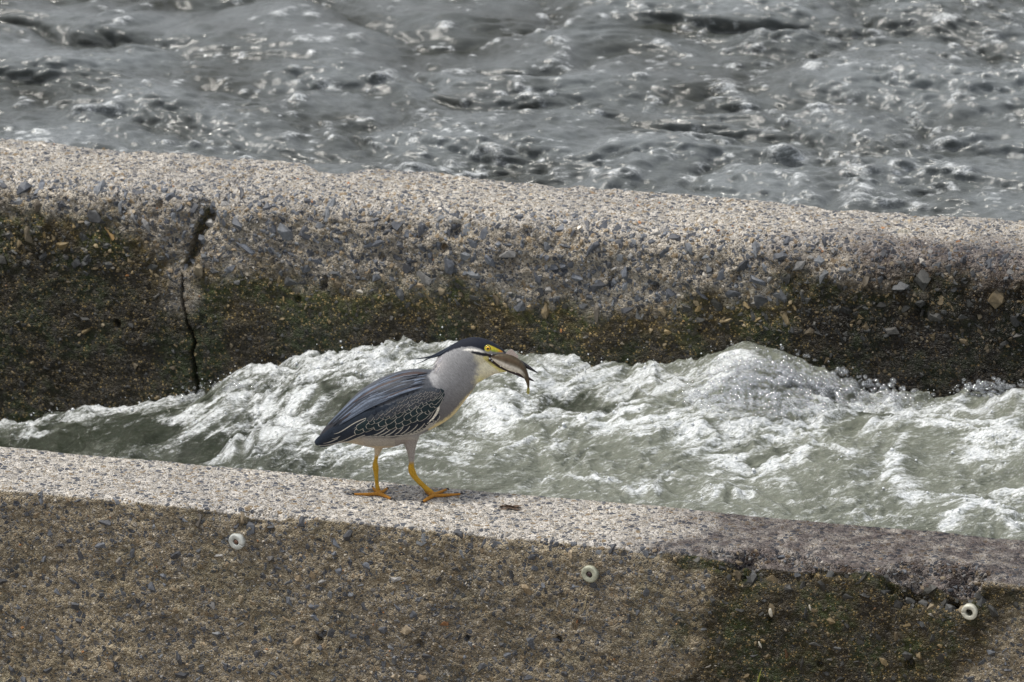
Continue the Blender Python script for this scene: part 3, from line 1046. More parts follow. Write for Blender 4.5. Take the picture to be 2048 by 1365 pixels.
def B(px, py, dep=0.0):
    """photo point -> bird space (x right, y away, z up, metres) on the plane y = dep mm"""
    d = ray(px, py)
    dl = np.array([d @ RGT, d @ FWD, d[2]])
    return CAML + dl * ((dep / 1000.0 - CAML[1]) / dl[1])


def G(px, py, h=0.0):
    """photo point -> bird space on the wall top (plus h metres)"""
    p = on_z(px, py, h)
    return np.array([p @ RGT, p @ FWD, p[2]])


def to_px(Q):
    """side view position of bird-space points, in photograph units"""
    x, z = Q[:, 0] - CAML[0], Q[:, 2] - CAML[2]
    f = -np.abs(Q[:, 1]) - CAML[1]
    t = f * CP - z * SP
    return 1024 + x / t * DIST * 1000, 682.5 - (f * SP + z * CP) / t * DIST * 1000


def loft(rings, n=28, power=2.0, closed=True):
    """rings: (upper px, lower px, half width mm [, depth mm])"""
    vs = []
    for r in rings:
        dep = r[3] if len(r) > 3 else 0.0
        a, b = B(*r[0], dep), B(*r[1], dep)
        c, h = (a + b) / 2, (a - b) / 2
        for i in range(n):
            t = 2 * math.pi * i / n
            ct, st = math.cos(t), math.sin(t)
            e = 2.0 / power
            ct = math.copysign(abs(ct) ** e, ct); st = math.copysign(abs(st) ** e, st)
            vs.append(c + h * ct + np.array([0, 1.0, 0]) * (r[2] / 1000.0 * st))
    m = len(rings)
    fs = []
    for j in range(m - 1):
        for i in range(n):
            k = (i + 1) % n
            fs.append((j * n + i, j * n + k, (j + 1) * n + k, (j + 1) * n + i))
    vs.append(np.mean(vs[:n], 0)); vs.append(np.mean(vs[(m - 1) * n:m * n], 0))
    for i in range(n):
        k = (i + 1) % n
        fs.append((m * n, k, i)); fs.append((m * n + 1, (m - 1) * n + i, (m - 1) * n + k))
    return vs, fs


def tube(path, radii, n=12, flat=1.0):
    """swept round tube through 3-D points"""
    path = [np.array(p, float) for p in path]
    vs, fs = [], []
    m = len(path)
    for j, p in enumerate(path):
        t = path[min(j + 1, m - 1)] - path[max(j - 1, 0)]
        t /= np.linalg.norm(t) + 1e-12
        a = np.cross(t, [0, 1.0, 0]) if abs(t[1]) < 0.9 else np.cross(t, [1.0, 0, 0])
        a /= np.linalg.norm(a)
        b = np.cross(t, a)
        for i in range(n):
            q = 2 * math.pi * i / n
            vs.append(p + radii[j] * (a * math.cos(q) + b * math.sin(q) * flat))
    for j in range(m - 1):
        for i in range(n):
            k = (i + 1) % n
            fs.append((j * n + i, (j + 1) * n + i, (j + 1) * n + k, j * n + k))
    vs.append(path[0]); vs.append(path[-1])
    for i in range(n):
        k = (i + 1) % n
        fs.append((m * n, i, k)); fs.append((m * n + 1, (m - 1) * n + k, (m - 1) * n + i))
    return vs, fs


def resample(path, rad, k=5):
    """smooth a path with radii (Catmull-Rom)"""
    P = [np.array(p, float) for p in path]
    P = [2 * P[0] - P[1]] + P + [2 * P[-1] - P[-2]]
    Rr = [rad[0]] + list(rad) + [rad[-1]]
    op, orad = [], []
    for i in range(1, len(P) - 2):
        for t in np.linspace(0, 1, k, endpoint=False):
            f = lambda a, b, c, d: 0.5 * (2 * b + (c - a) * t + (2 * a - 5 * b + 4 * c - d) * t * t + (3 * b - a - 3 * c + d) * t ** 3)
            op.append(f(P[i - 1], P[i], P[i + 1], P[i + 2])); orad.append(max(1e-4, f(Rr[i - 1], Rr[i], Rr[i + 1], Rr[i + 2])))
    op.append(P[-2]); orad.append(Rr[-2])
    return op, orad


def py_mesh(name, parts):
    vs, fs = [], []
    for v, f in parts:
        o = len(vs)
        vs.extend([tuple(map(float, q)) for q in v]); fs.extend([tuple(i + o for i in q) for q in f])
    me = bpy.data.meshes.new(name)
    me.from_pydata(vs, [], fs)
    bm = bmesh.new(); bm.from_mesh(me)
    bmesh.ops.recalc_face_normals(bm, faces=bm.faces)
    bm.to_mesh(me); bm.free()
    me.polygons.foreach_set("use_smooth", [True] * len(me.polygons))
    return me


def dense_rings(rings, k=4):
    A = np.array([[*r[0], *r[1], r[2]] for r in rings], float)
    P, _ = resample(A, [1] * len(A), k)
    return [((q[0], q[1]), (q[2], q[3]), max(0.5, q[4])) for q in P]


body_rings = [((632, 885), (634, 890.5), 5), ((648, 858), (660, 889), 14), ((680, 823), (692, 884), 27), ((717, 786), (722, 889), 41), ((758, 760), (757, 895), 51),
              ((798, 745), (797, 889), 56), ((834, 740), (838, 869), 55), ((860, 741.5), (866, 855), 49), ((871, 735), (889, 843), 42), ((872, 724), (909, 828), 34),
              ((876, 714), (927, 805), 29), ((886, 703), (942, 786), 26), ((899, 693.5), (955, 766), 24.5), ((922, 681), (962, 752), 23), ((946, 675.3), (967, 735), 21.5),
              ((968, 678.3), (975, 720), 18.5), ((987, 686), (991, 713), 12.5), ((1001, 695.5), (1004, 710), 7.5), ((1009, 702), (1010, 709), 4.5)]
throat_rings = [((935, 715), (945, 775), 22), ((952, 708), (956, 765.5), 21.5), ((968, 714), (972, 757), 18), ((983, 723), (988, 748.5), 12.5), ((1000, 734), (1004, 745), 7.5), ((1013, 740.5), (1016, 743), 3.5)]
mm = 0.001
FL, FR = G(757, 986), G(864, 990)
parts = [loft(dense_rings(body_rings), 36), loft(dense_rings(throat_rings), 28)]


def leg(pts, foot, dep_top):
    n = len(pts)
    path, rad = [], []
    for i, (px, py, r) in enumerate(pts):
        t = i / (n - 1)
        dep = dep_top * (1 - t) + foot[1] * 1000 * t
        path.append(B(px, py, dep)); rad.append(r * mm * 1.12)
    P, Rr = resample(path, rad, 5)
    return tube(P, Rr, 14)


parts.append(leg([(757, 872, 16), (757, 886, 12), (756.5, 897, 7.6), (754, 908, 4.6), (752, 918, 3.4), (750.6, 927, 4.4), (751, 934, 5.6), (752, 942, 4.8), (752.4, 952, 3.8), (753.6, 967, 3.5), (755.6, 978, 4.1), (757, 984, 4.8)], FL, 12))
parts.append(leg([(818, 858, 24), (820, 874, 17), (821, 888, 11.5), (822, 902, 7.8), (823, 916, 5.6), (823, 927, 4.7), (822.3, 936, 5.6), (824.5, 944, 6.3), (829, 953, 5.3), (839, 964.5, 4.6), (851, 976, 4.6), (860, 984, 5.2), (863.6, 987.5, 5.2)], FR, -16))
CLAWS = []


def toe(foot_px, knee_px, tip_px, claw_px, r0, r1):
    a, b, c = G(*foot_px, 0.0035), G(*knee_px, 0.0036), G(*tip_px, 0.0030)
    P = [a, a * 0.5 + b * 0.5, b, b * 0.55 + c * 0.45, c]
    R0 = [r0 * 1.1 * mm, r0 * mm, r0 * 0.96 * mm, (r0 + r1) / 2 * mm, r1 * mm]
    P, Rr = resample(P, R0, 4)
    Rr = [q * (1 + 0.07 * math.sin(i * 2.2)) for i, q in enumerate(Rr)]
    parts.append(tube(P, Rr, 10))
    e = G(*claw_px, 0.0012)
    m = (c + e) / 2 + np.array([0, 0, 0.0026])
    CLAWS.append(([c * 1.15 - b * 0.15 * 1.0 if False else c, c * 0.5 + m * 0.5 + np.array([0, 0, 0.0008]), m, m * 0.45 + e * 0.55, e], [2.0 * mm, 1.9 * mm, 1.6 * mm, 1.0 * mm, 0.3 * mm]))


toe((757, 988), (733, 989), (708, 988.5), (699.5, 992), 3.6, 2.3)
toe((757, 988), (769, 992), (782, 998), (792.5, 1003), 4.0, 2.9)
toe((757, 987), (767, 983), (774, 977.5), (777.5, 978.5), 3.6, 2.5)
toe((756, 986), (750, 981), (746, 976), (743.5, 974.5), 3.4, 2.3)
toe((864, 992), (890, 991), (921, 988.5), (927.5, 988.5), 3.7, 2.3)
toe((864, 990), (880, 985), (893, 979), (898.5, 980.5), 3.4, 2.4)
toe((864, 993), (855, 998), (846, 1004), (840.5, 1010), 4.0, 2.9)
toe((862, 990), (855, 986), (850, 982), (847.5, 981), 3.2, 2.2)

me0 = py_mesh("body_source", parts)
tmp = bpy.data.objects.new("body_source", me0)
COL.objects.link(tmp)
md = tmp.modifiers.new("r", 'REMESH'); md.mode = 'VOXEL'; md.voxel_size = 0.00115; md.use_smooth_shade = True
ms = tmp.modifiers.new("s", 'SMOOTH'); ms.factor = 0.5; ms.iterations = 4
dg = bpy.context.evaluated_depsgraph_get()
bme = bpy.data.meshes.new_from_object(tmp.evaluated_get(dg))
bpy.data.objects.remove(tmp)
bme.name = "body"
nv = len(bme.vertices)
co = np.empty(nv * 3, np.float32); bme.vertices.foreach_get("co", co); co = co.reshape(-1, 3).astype(float)
PX, PY = to_px(co)


def poly_in(pts, X, Y):
    pts = np.array(pts, float); ins = np.zeros(X.shape, bool)
    j = len(pts) - 1
    for i in range(len(pts)):
        xi, yi = pts[i]; xj, yj = pts[j]
        k = ((yi > Y) != (yj > Y)) & (X < (xj - xi) * (Y - yi) / (yj - yi + 1e-12) + xi)
        ins ^= k; j = i
    return ins


def soft_poly(pts, X, Y, w):
    d, _ = polyline_dist(list(pts) + [pts[0]], X, Y)
    s = np.where(poly_in(pts, X, Y), d, -d)
    return sstep(-w, w, s)


def over(c, col, a):
    a = a[:, None]
    return c * (1 - a) + np.array(col)[None] * a


WOB = 1.6 * fbm(co[:, 0] * 160, co[:, 1] * 160, co[:, 2] * 160, 3)
X, Y = PX + WOB, PY + WOB * 0.6
c = np.tile(np.array([0.285, 0.288, 0.300]), (nv, 1))
# paler nape, browner belly; lower breast grey-brown with its shading painted in
c = over(c, (0.50, 0.47, 0.47), np.exp(-(((X - 872) / 16) ** 2 + ((Y - 728) / 16) ** 2)) * 0.5)
c = over(c, (0.170, 0.162, 0.165), sstep(750, 825, Y) * sstep(840, 870, X))
c = over(c, (0.42, 0.385, 0.34), sstep(862, 885, Y) * (X < 850))
c = over(c, (0.55, 0.46, 0.33), np.exp(-(((X - 700) / 26) ** 2 + ((Y - 888) / 10) ** 2)))
# pale yellow line down the front of the breast
d, al = polyline_dist([(952, 782), (937, 796), (922, 815), (905, 834), (884, 848), (862, 857)], X, Y)
c = over(c, (0.80, 0.66, 0.36), (1 - sstep(3.0, 8.5, d)))
# mantle and tail
mant = soft_poly([(868, 738), (856, 752), (866, 772), (882, 792), (872, 828), (846, 852), (790, 876), (700, 872), (668, 894), (620, 892), (640, 850), (700, 780), (790, 725), (850, 725)], X, Y, 4)
c = over(c, (0.070, 0.076, 0.090), mant)
c = over(c, (0.03, 0.03, 0.036), soft_poly([(690, 850), (694, 878), (660, 894), (622, 896), (622, 880), (660, 845)], X, Y, 3))
# throat and cheek
cheek = soft_poly([(948, 705), (976, 712), (990, 722), (1020, 744), (1000, 752), (970, 762), (952, 774), (951, 757), (957, 738), (954, 720)], X + 2.5 * WOB, Y, 10)
c = over(c, (0.76, 0.71, 0.52), cheek)
d, al = polyline_dist([(972, 715), (988, 729), (1004, 740), (1018, 745)], X, Y)
c = over(c, (0.78, 0.70, 0.26), (1 - sstep(3, 8, d)) * cheek)
c = over(c, (0.80, 0.74, 0.36), np.exp(-(((X - 962) / 9) ** 2 + ((Y - 761) / 7) ** 2)) * 0.9)
# white line above the black moustache
d, al = polyline_dist([(922, 701), (938, 699.5), (952, 701.5), (964, 705.5)], X, Y)
c = over(c, (0.90, 0.88, 0.83), (1 - sstep(1.2, 5.0, d / (0.45 + 0.55 * al))) * sstep(0.0, 0.25, al))
d, al = polyline_dist([(945, 704.5), (956, 707.5), (968, 709.5), (978, 711)], X, Y)
c = over(c, (0.020, 0.022, 0.030), 1 - sstep(1.4, 3.4, d - 1.0 * np.sin(np.pi * al)))
# crown
crown = soft_poly([(868, 722), (880, 711), (893, 705), (908, 699), (924, 694.5), (945, 694), (959, 697.5), (968, 702), (976, 699), (988, 697), (1002, 703), (1014, 709), (1020, 700), (990, 670), (940, 660), (890, 680), (860, 712)], X, Y, 1.6)
c = over(c, (0.009, 0.012, 0.022), crown)
# open mouth
c = over(c, (0.022, 0.016, 0.024), soft_poly([(975, 709), (1000, 709), (1014, 710), (1016, 741), (1002, 734), (987, 722), (976, 714)], PX, PY, 1.5))
# bare skin round the eye and in front of it
lore = soft_poly([(979, 691), (986, 693.5), (996, 698.5), (1004, 703), (1005, 705), (992, 704.5), (983, 703)], PX, PY, 1.4)
c = over(c, (0.56, 0.46, 0.04), lore)
c = over(c, (0.28, 0.40, 0.07), lore * np.exp(-(((PX - 987) / 7) ** 2 + ((PY - 703) / 3) ** 2)))
c = over(c, (0.62, 0.24, 0.03), lore * sstep(994, 1003, PX))
er = np.hypot(PX - 976, PY - 697)
c = over(c, (0.52, 0.46, 0.05), 1 - sstep(6.2, 7.7, er))
# legs
bare = np.maximum(((PX < 790) & (PY > 896)) * sstep(912, 922, PY), ((PX >= 790) & (PY > 900)) * sstep(921, 931, PY))
c = over(c, (0.56, 0.46, 0.33), ((PX < 790) & (PY > 893)) * 1.0)
c = over(c, (0.33, 0.30, 0.28), ((PX >= 790) & (PY > 880)) * (Y < 935) * 1.0)
c = over(c, (0.52, 0.30, 0.03), bare)
hgt = co[:, 2]
c = over(c, (0.42, 0.185, 0.03), bare * (1 - sstep(0.004, 0.014, hgt)))
sc_ = 0.5 + 0.5 * np.sin(hgt * 1500 + 4 * np.arctan2(co[:, 1], co[:, 0]))
c = c * (1 - 0.10 * (bare * sc_))[:, None]
c = c * (1 - 0.20 * bare * sstep(0.2, 0.8, fbm(co[:, 0] * 120, co[:, 1] * 120, co[:, 2] * 120, 3)))[:, None]
add_attr(bme, "tint", np.clip(c, 0, 1))
MAT_PLUM = feather_body_material()
bme.materials.clear()
body = new_obj("body", bme, MAT_PLUM, BIRD)

MAT_CLAW = plain("black_claw", (0.018, 0.015, 0.014), 0.35, 0.5)
MAT_BILL = plain("black_bill", (0.016, 0.015, 0.019), 0.26, 0.55, 0.25, 200)
MAT_BILL2 = plain("maroon_bill", (0.030, 0.012, 0.018), 0.28, 0.55, 0.25, 200)
for pth, rad in CLAWS:
    P_, R_ = resample(pth, rad, 3)
    new_obj("claw", py_mesh("claw", [tube(P_, R_, 8)]), MAT_CLAW, BIRD)

up = dense_rings([((998, 697), (996, 711), 7), ((1010, 703.5), (1007, 713), 5.6), ((1026, 712), (1022, 720), 4.8), ((1044, 722), (1039, 730), 4.0), ((1058, 731.5), (1054, 738), 3.0), ((1070, 741), (1068, 744), 1.8), ((1077.5, 747), (1077, 748), 0.6)], 3)
new_obj("upper_bill", py_mesh("upper_bill", [loft(up, 16)]), MAT_BILL, BIRD)
lo = dense_rings([((973, 709), (972, 714), 9.5), ((988, 720), (986, 726), 8), ((1002, 729.5), (999, 736.5), 6.5), ((1018, 736.5), (1014, 743.5), 5.2), ((1034, 742.5), (1030, 750), 4.4), ((1049, 749), (1046, 756.5), 3.4), ((1061, 756.5), (1059, 761), 2.2), ((1069.5, 763), (1069, 764), 0.6)], 3)
new_obj("lower_bill", py_mesh("lower_bill", [loft(lo, 16)]), MAT_BILL2, BIRD)

# depth of the bird's near side, sampled on a lattice of photo points
bvh = BVHTree.FromPolygons([tuple(q) for q in co], [tuple(p.vertices) for p in bme.polygons])
LX, LY = np.arange(612, 1030, 3.0), np.arange(664, 912, 3.0)
DEP = np.full((len(LX), len(LY)), np.nan)
for i, x in enumerate(LX):
    for j, y in enumerate(LY):
        p = B(x, y, -300)
        hit = bvh.ray_cast(Vector(p), Vector(B(x, y, 0) - p).normalized())
        if hit[0] is not None:
            DEP[i, j] = hit[0][1]
DRAW = DEP.copy()
for _ in range(40):                # extend outwards where the ray missed
    m = np.isnan(DEP)
    if not m.any():
        break
    pad = np.pad(DEP, 1, constant_values=np.nan)
    nb = np.stack([pad[:-2, 1:-1], pad[2:, 1:-1], pad[1:-1, :-2], pad[1:-1, 2:]])
    cnt = (~np.isnan(nb)).sum(0)
    mean = np.where(cnt > 0, np.nansum(nb, 0) / np.maximum(cnt, 1), np.nan)
    DEP = np.where(m, mean + 0.0012, DEP)
DEP = np.nan_to_num(DEP, nan=0.0)
for _ in range(2):
    q = np.pad(DEP, 1, 'edge')
    DEP = (q[:-2, 1:-1] + q[2:, 1:-1] + q[1:-1, :-2] + q[1:-1, 2:] + 2 * DEP) / 6


def dep_at(x, y):
    fx = np.clip((x - LX[0]) / 3.0, 0, len(LX) - 1.001); fy = np.clip((y - LY[0]) / 3.0, 0, len(LY) - 1.001)
    i, j = int(fx), int(fy); a, b = fx - i, fy - j
    return (DEP[i, j] * (1 - a) + DEP[i + 1, j] * a) * (1 - b) + (DEP[i, j + 1] * (1 - a) + DEP[i + 1, j + 1] * a) * b


def skin(x, y, lift):
    """photo point -> bird space, lift mm outside the bird's near side (along the skin's normal)"""
    q = lambda a, b: B(a, b, dep_at(a, b) * 1000)
    nn = np.cross(q(x + 3, y) - q(x - 3, y), q(x, y + 3) - q(x, y - 3))
    nn = nn / (np.linalg.norm(nn) + 1e-12)
    if nn[1] > 0:
        nn = -nn
    return q(x, y) + nn * lift * mm


def feather_material(name, col, rough=0.5):
    t = NT(name)
    v = t.coords((1, 1, 1), (0, math.radians(-40), 0))
    mp = t.n("Mapping"); t.t.links.new(v, mp.inputs[0]); mp.inputs["Scale"].default_value = (1.0, 3.0, 7.0)
    nz = t.noise(mp.outputs[0], 150.0, 3, 0.6)
    nb_ = t.noise(t.coords(), 35.0, 3)
    c_ = t.mix(1.0, col, t.ramp(nz, [(0.3, 0.65), (0.7, 1.4)]), 'MULTIPLY')
    c_ = t.mix(1.0, c_, t.ramp(nb_, [(0.3, 0.8), (0.7, 1.25)]), 'MULTIPLY')
    return t.done(t.bsdf(c_, rough, 0.25, t.bump(nz, 0.4, 0.001)))


F_DARK = feather_material("wing_feather_dark", (0.014, 0.021, 0.034))
F_GREEN = feather_material("wing_feather_green", (0.013, 0.027, 0.033))
F_COV = feather_material("covert_feather", (0.034, 0.040, 0.050))
F_EDGE = feather_material("feather_edge", (0.40, 0.38, 0.34), 0.6)
F_EDGE2 = feather_material("covert_edge", (0.25, 0.235, 0.22), 0.6)
F_PL = [feather_material("back_plume_pale", (0.112, 0.138, 0.188)), feather_material("back_plume_slate", (0.058, 0.072, 0.100)),
        feather_material("back_plume_dark", (0.028, 0.033, 0.045)), feather_material("back_plume_brown", (0.050, 0.036, 0.036))]
F_NAPE = [feather_material('nape_plume_pale', (0.44, 0.42, 0.42)), feather_material('nape_plume_grey', (0.26, 0.26, 0.285))]
F_WHITE = feather_material("white_feather", (0.80, 0.76, 0.66), 0.6)


def blade(pts, wid, lift0, lift1, mats, parent, name="feather", edge=0.16, tip=True, both=False, dirn=1, nl=9, shape='cov', roll=0.0):
    """a feather lying on the bird: pts = photo points base -> tip, wid in photo units"""
    P = [np.array(p, float) for p in pts]
    Q, _ = resample([np.array([*p, 0]) for p in P], [1] * len(P), max(2, nl // (len(P) - 1)))
    Q = np.array(Q)[:, :2]
    L = np.concatenate([[0], np.cumsum(np.linalg.norm(np.diff(Q, axis=0), axis=1))]); L /= L[-1]
    ts = np.concatenate([np.linspace(0, 0.82, nl - 3), [0.90, 0.96, 1.0]])
    cols = [-1, -1 + edge * 2, -0.35, 0.35, 1 - edge * 2, 1]
    vs, fs, mi = [], [], []
    for t in ts:
        x, y = np.interp(t, L, Q[:, 0]), np.interp(t, L, Q[:, 1])
        t2, t1 = min(1, t + 0.05), max(0, t - 0.05)
        d = np.array([np.interp(t2, L, Q[:, 0]) - np.interp(t1, L, Q[:, 0]), np.interp(t2, L, Q[:, 1]) - np.interp(t1, L, Q[:, 1])])
        d /= np.linalg.norm(d) + 1e-9
        nrm = np.array([-d[1], d[0]])
        if shape == 'cov':
            w = wid * 0.5 * (0.72 + 0.28 * t) * math.sqrt(max(0.0, 1 - max(0, (t - 0.62) / 0.39) ** 2.4))
        elif shape == 'lance':
            w = wid * 0.5 * min(1, 0.05 + 2.4 * t) * (1 - t) ** 0.55
        else:
            w = wid * 0.5 * min(1, 0.6 + 1.6 * t) * math.sqrt(max(0.0, 1 - max(0, (t - 0.7) / 0.31) ** 2))
        w = max(w, 0.25)
        for cc in cols:
            q = np.array([x, y]) + nrm * w * cc
            lf = lift0 + (lift1 - lift0) * t + (0.45 if roll == 0 else 0.18) * (1 - cc * cc) * min(1, wid / 14) - roll * cc
            vs.append(skin(q[0], q[1], lf))
    nc = len(cols)
    for i in range(len(ts) - 1):
        for j in range(nc - 1):
            fs.append((i * nc + j, i * nc + j + 1, (i + 1) * nc + j + 1, (i + 1) * nc + j))
            e = (j == (0 if dirn > 0 else nc - 2)) or (both and j in (0, nc - 2))
            if tip and i >= len(ts) - 2:
                e = True
            mi.append(1 if (e and ts[i] > 0.12) else 0)
    n0 = len(vs)
    # underside, so that the feather has thickness
    vs += [v + np.array([0, 0.0007, 0]) for v in vs]
    fs += [tuple(n0 + k for k in f[::-1]) for f in fs[:]]
    mi += mi[:]
    me = bpy.data.meshes.new(name)
    me.from_pydata([tuple(map(float, v)) for v in vs], [], fs)
    me.polygons.foreach_set("use_smooth", [True] * len(me.polygons))
    for m in mats:
        me.materials.append(m)
    me.polygons.foreach_set("material_index", mi)
    o = bpy.data.objects.new(name, me)
    COL.objects.link(o)
    o.parent = parent
    return o


# wing shell under the feathers
WING_OUT = [(860, 777), (874, 783), (881, 796), (879, 812), (870, 828), (848, 850), (824, 863), (792, 872), (762, 869.5), (718, 869), (690, 882), (660, 889), (634, 889), (648, 872), (690, 843), (732, 818), (776, 808), (820, 788)]
bm = bmesh.new()
wx_, wy_ = np.arange(630, 886, 4.0), np.arange(772, 894, 4.0)
grid = {}
for i, x in enumerate(wx_):
    for j, y in enumerate(wy_):
        grid[i, j] = bm.verts.new(skin(x, y, 0.3))
wxm = (wx_[:-1] + 2)[:, None] + 0 * wy_[:-1][None]; wym = (wy_[:-1] + 2)[None] + 0 * wx_[:-1][:, None]
ins = poly_in(WING_OUT, wxm, wym)
for i in range(len(wx_) - 1):
    for j in range(len(wy_) - 1):
        if ins[i, j]:
            f = bm.faces.new((grid[i, j], grid[i, j + 1], grid[i + 1, j + 1], grid[i + 1, j])); f.smooth = True
bmesh.ops.delete(bm, geom=[v for v in bm.verts if not v.link_faces], context='VERTS')
bmesh.ops.recalc_face_normals(bm, faces=bm.faces)
bmesh.ops.solidify(bm, geom=bm.faces[:], thickness=0.0006)
wme = bpy.data.meshes.new("wing")
bm.to_mesh(wme); bm.free()
WING = new_obj("wing", wme, F_DARK, BIRD)

TB = np.array([(874, 783), (850, 780), (820, 788), (776, 808), (732, 819), (692, 843), (668, 862)], float)
LB = np.array([(880, 810), (868, 830), (840, 853), (812, 866), (768, 869.5), (722, 869), (690, 880)], float)


def wing_pt(a, b):
    k = np.linspace(0, 1, len(TB))
    t = np.array([np.interp(a, k, TB[:, 0]), np.interp(a, k, TB[:, 1])]); l = np.array([np.interp(a, k, LB[:, 0]), np.interp(a, k, LB[:, 1])])
    return t * (1 - b) + l * b


fr = random.Random(5)
# primaries and tertials reaching back over the tail
for k, (b0, m0, t0, w) in enumerate((((738, 846), (690, 872), (637, 888), 15), ((742, 838), (695, 860), (646, 884), 14), ((748, 832), (705, 852), (664, 875), 14), ((752, 824), (712, 838), (668, 866), 14), ((760, 856), (722, 866), (688, 880), 12), ((752, 848), (712, 862), (676, 879), 13))):
    blade([b0, m0, t0], w, 1.4 + 0.25 * k, 1.8 + 0.30 * k, (F_DARK, F_EDGE), WING, edge=0.12, tip=False, shape='long', nl=11, dirn=1, roll=0.35)
# secondaries: long curved feathers whose pale edges sweep to the lower edge of the wing
for k in range(15):
    a = 0.20 + 0.60 * k / 14
    tip = wing_pt(a, 0.99)
    ln = min(54 + 6 * math.sin(k), max(14, (872 - tip[0]) / 0.86))
    base = tip + np.array([0.86, -0.50]) * ln
    midp = tip * 0.5 + base * 0.5 + np.array([2.5, 4.5])
    blade([base, midp, tip], 13.5, 1.3 + 0.07 * k, 1.9 + 0.10 * k, (F_DARK, F_EDGE), WING, edge=0.14, tip=False, shape='long', nl=10, dirn=1, roll=0.5)
# greater, median and lesser coverts, each row over the one below
rows = [(0.74, 11, 0.12, 0.84, 38, 15, F_GREEN, F_EDGE, 0.075), (0.58, 11, 0.10, 0.78, 32, 14, F_GREEN, F_EDGE, 0.075), (0.44, 12, 0.07, 0.72, 25, 12, F_GREEN, F_EDGE, 0.08),
        (0.36, 16, 0.05, 0.68, 15, 10, F_COV, F_EDGE2, 0.13), (0.26, 18, 0.03, 0.60, 12, 8.5, F_COV, F_EDGE2, 0.13), (0.17, 18, 0.02, 0.52, 10, 7.5, F_COV, F_EDGE2, 0.14), (0.09, 16, 0.01, 0.44, 9, 7, F_COV, F_EDGE2, 0.14)]
for ri, (b, n, a0, a1, ln, w, mt, me_, ed) in enumerate(rows):
    for k in range(n):
        a = a0 + (a1 - a0) * (k + 0.35 * (ri % 2) + fr.uniform(-0.25, 0.25)) / (n - 1)
        tip = wing_pt(a, b + 0.035 * fr.uniform(-1, 1))
        an = math.radians(fr.uniform(-5, 5) + 30 + 16 * (1 - a) + (10 if ri > 2 else 0))
        base = tip + np.array([math.cos(an), -math.sin(an)]) * ln
        base[0] = min(base[0], 884)
        blade([base, base * 0.5 + tip * 0.5 + np.array([0.5, 1.0]), tip], w, 2.6 + 0.46 * ri + 0.03 * k, 3.9 + 0.46 * ri + 0.03 * k, (mt, me_), WING, edge=ed, tip=True, both=(ri < 3), shape='cov', nl=8, dirn=1)
# dark leading lobe at the bend of the wing with its white border
blade([(871, 788), (868, 806), (852, 838)], 13, 2.6, 2.0, (F_DARK, F_EDGE), WING, edge=0.10, tip=False, shape='long', dirn=1)
blade([(879, 797), (875, 820), (865, 836), (849, 851)], 6.5, 2.6, 2.0, (F_WHITE, F_WHITE), WING, shape='lance', tip=False)
# far wing, the mirror image
wing2 = WING.copy(); COL.objects.link(wing2); wing2.scale = (1, -1, 1)

# lance-shaped plumes over the back
for k in range(64):
    f = k / 63.0
    r_ = fr.random()
    sx_ = 860 - 78 * fr.random() ** 0.8 - 8 * f
    top = np.interp(sx_, [760, 798, 834, 862], [762, 747, 742.5, 746])
    lowy = np.interp(sx_, [770, 800, 830, 866], [806, 794, 784, 774])
    h = 0.06 + 0.86 * ((k * 0.618) % 1.0)
    s0 = np.array([sx_, top * (1 - h) + lowy * h])
    ln = fr.uniform(80, 170) * (1.0 - 0.15 * h)
    ex = max(655 + 12 * h, s0[0] - ln * 0.86)
    te = np.interp(ex, [632, 660, 690, 717, 746, 776, 800], [886, 843, 815, 787, 768, 753, 748]) + 2
    le = np.interp(ex, [640, 670, 700, 732, 776, 800], [888, 862, 842, 820, 808, 796])
    he = min(0.97, h * 0.9 + 0.03)
    e0 = np.array([ex, te * (1 - he) + le * he])
    mx_ = (s0[0] + e0[0]) / 2
    tm = np.interp(mx_, [660, 690, 717, 746, 776, 800, 834], [843, 815, 787, 768, 753, 746, 742]) + 2
    lm = np.interp(mx_, [670, 700, 732, 776, 800, 830], [862, 842, 820, 808, 796, 784])
    hm = (h + he) / 2
    m0 = np.array([mx_, tm * (1 - hm) + lm * hm])
    mt = F_PL[[0, 2, 1, 0, 2, 1, 2, 3, 1, 2][k % 10]]
    blade([s0, m0, e0], fr.uniform(5.5, 10), 1.2 + 0.035 * k, 2.0 + 0.035 * k, (mt, F_PL[0] if k % 3 else F_PL[2]), BIRD, name="back_plume", edge=0.13, tip=False, both=False, dirn=1 if k % 2 else -1, nl=11, shape='lance')
# tail feathers
for (b0, t0, w, dp) in (((690, 868), (631, 888), 14, 0), ((694, 874), (640, 891), 12, 0.5), ((680, 850), (630, 886), 12, -0.5)):
    blade([b0, (np.array(b0) * 0.5 + np.array(t0) * 0.5), t0], w, 0.8 + dp, 1.0 + dp, (F_DARK, F_DARK), BIRD, name="tail_feather", tip=False, shape='long')
# loose pale plumes hanging from the nape
for k in range(13):
    x0, y0 = 884 + fr.uniform(-5, 9) - k * 0.5, 708 + k * 2.2 + fr.uniform(-2, 2)
    x1, y1 = 867 + fr.uniform(-5, 6), 730 + k * 1.5 + fr.uniform(-3, 4)
    blade([(x0, y0), ((x0 + x1) / 2 + 2, (y0 + y1) / 2), (x1, y1)], fr.uniform(3, 5.5), 0.2, 1.4, (F_NAPE[k % 2], F_NAPE[1 - k % 2]), BIRD, name="neck_plume", tip=False, shape='lance')
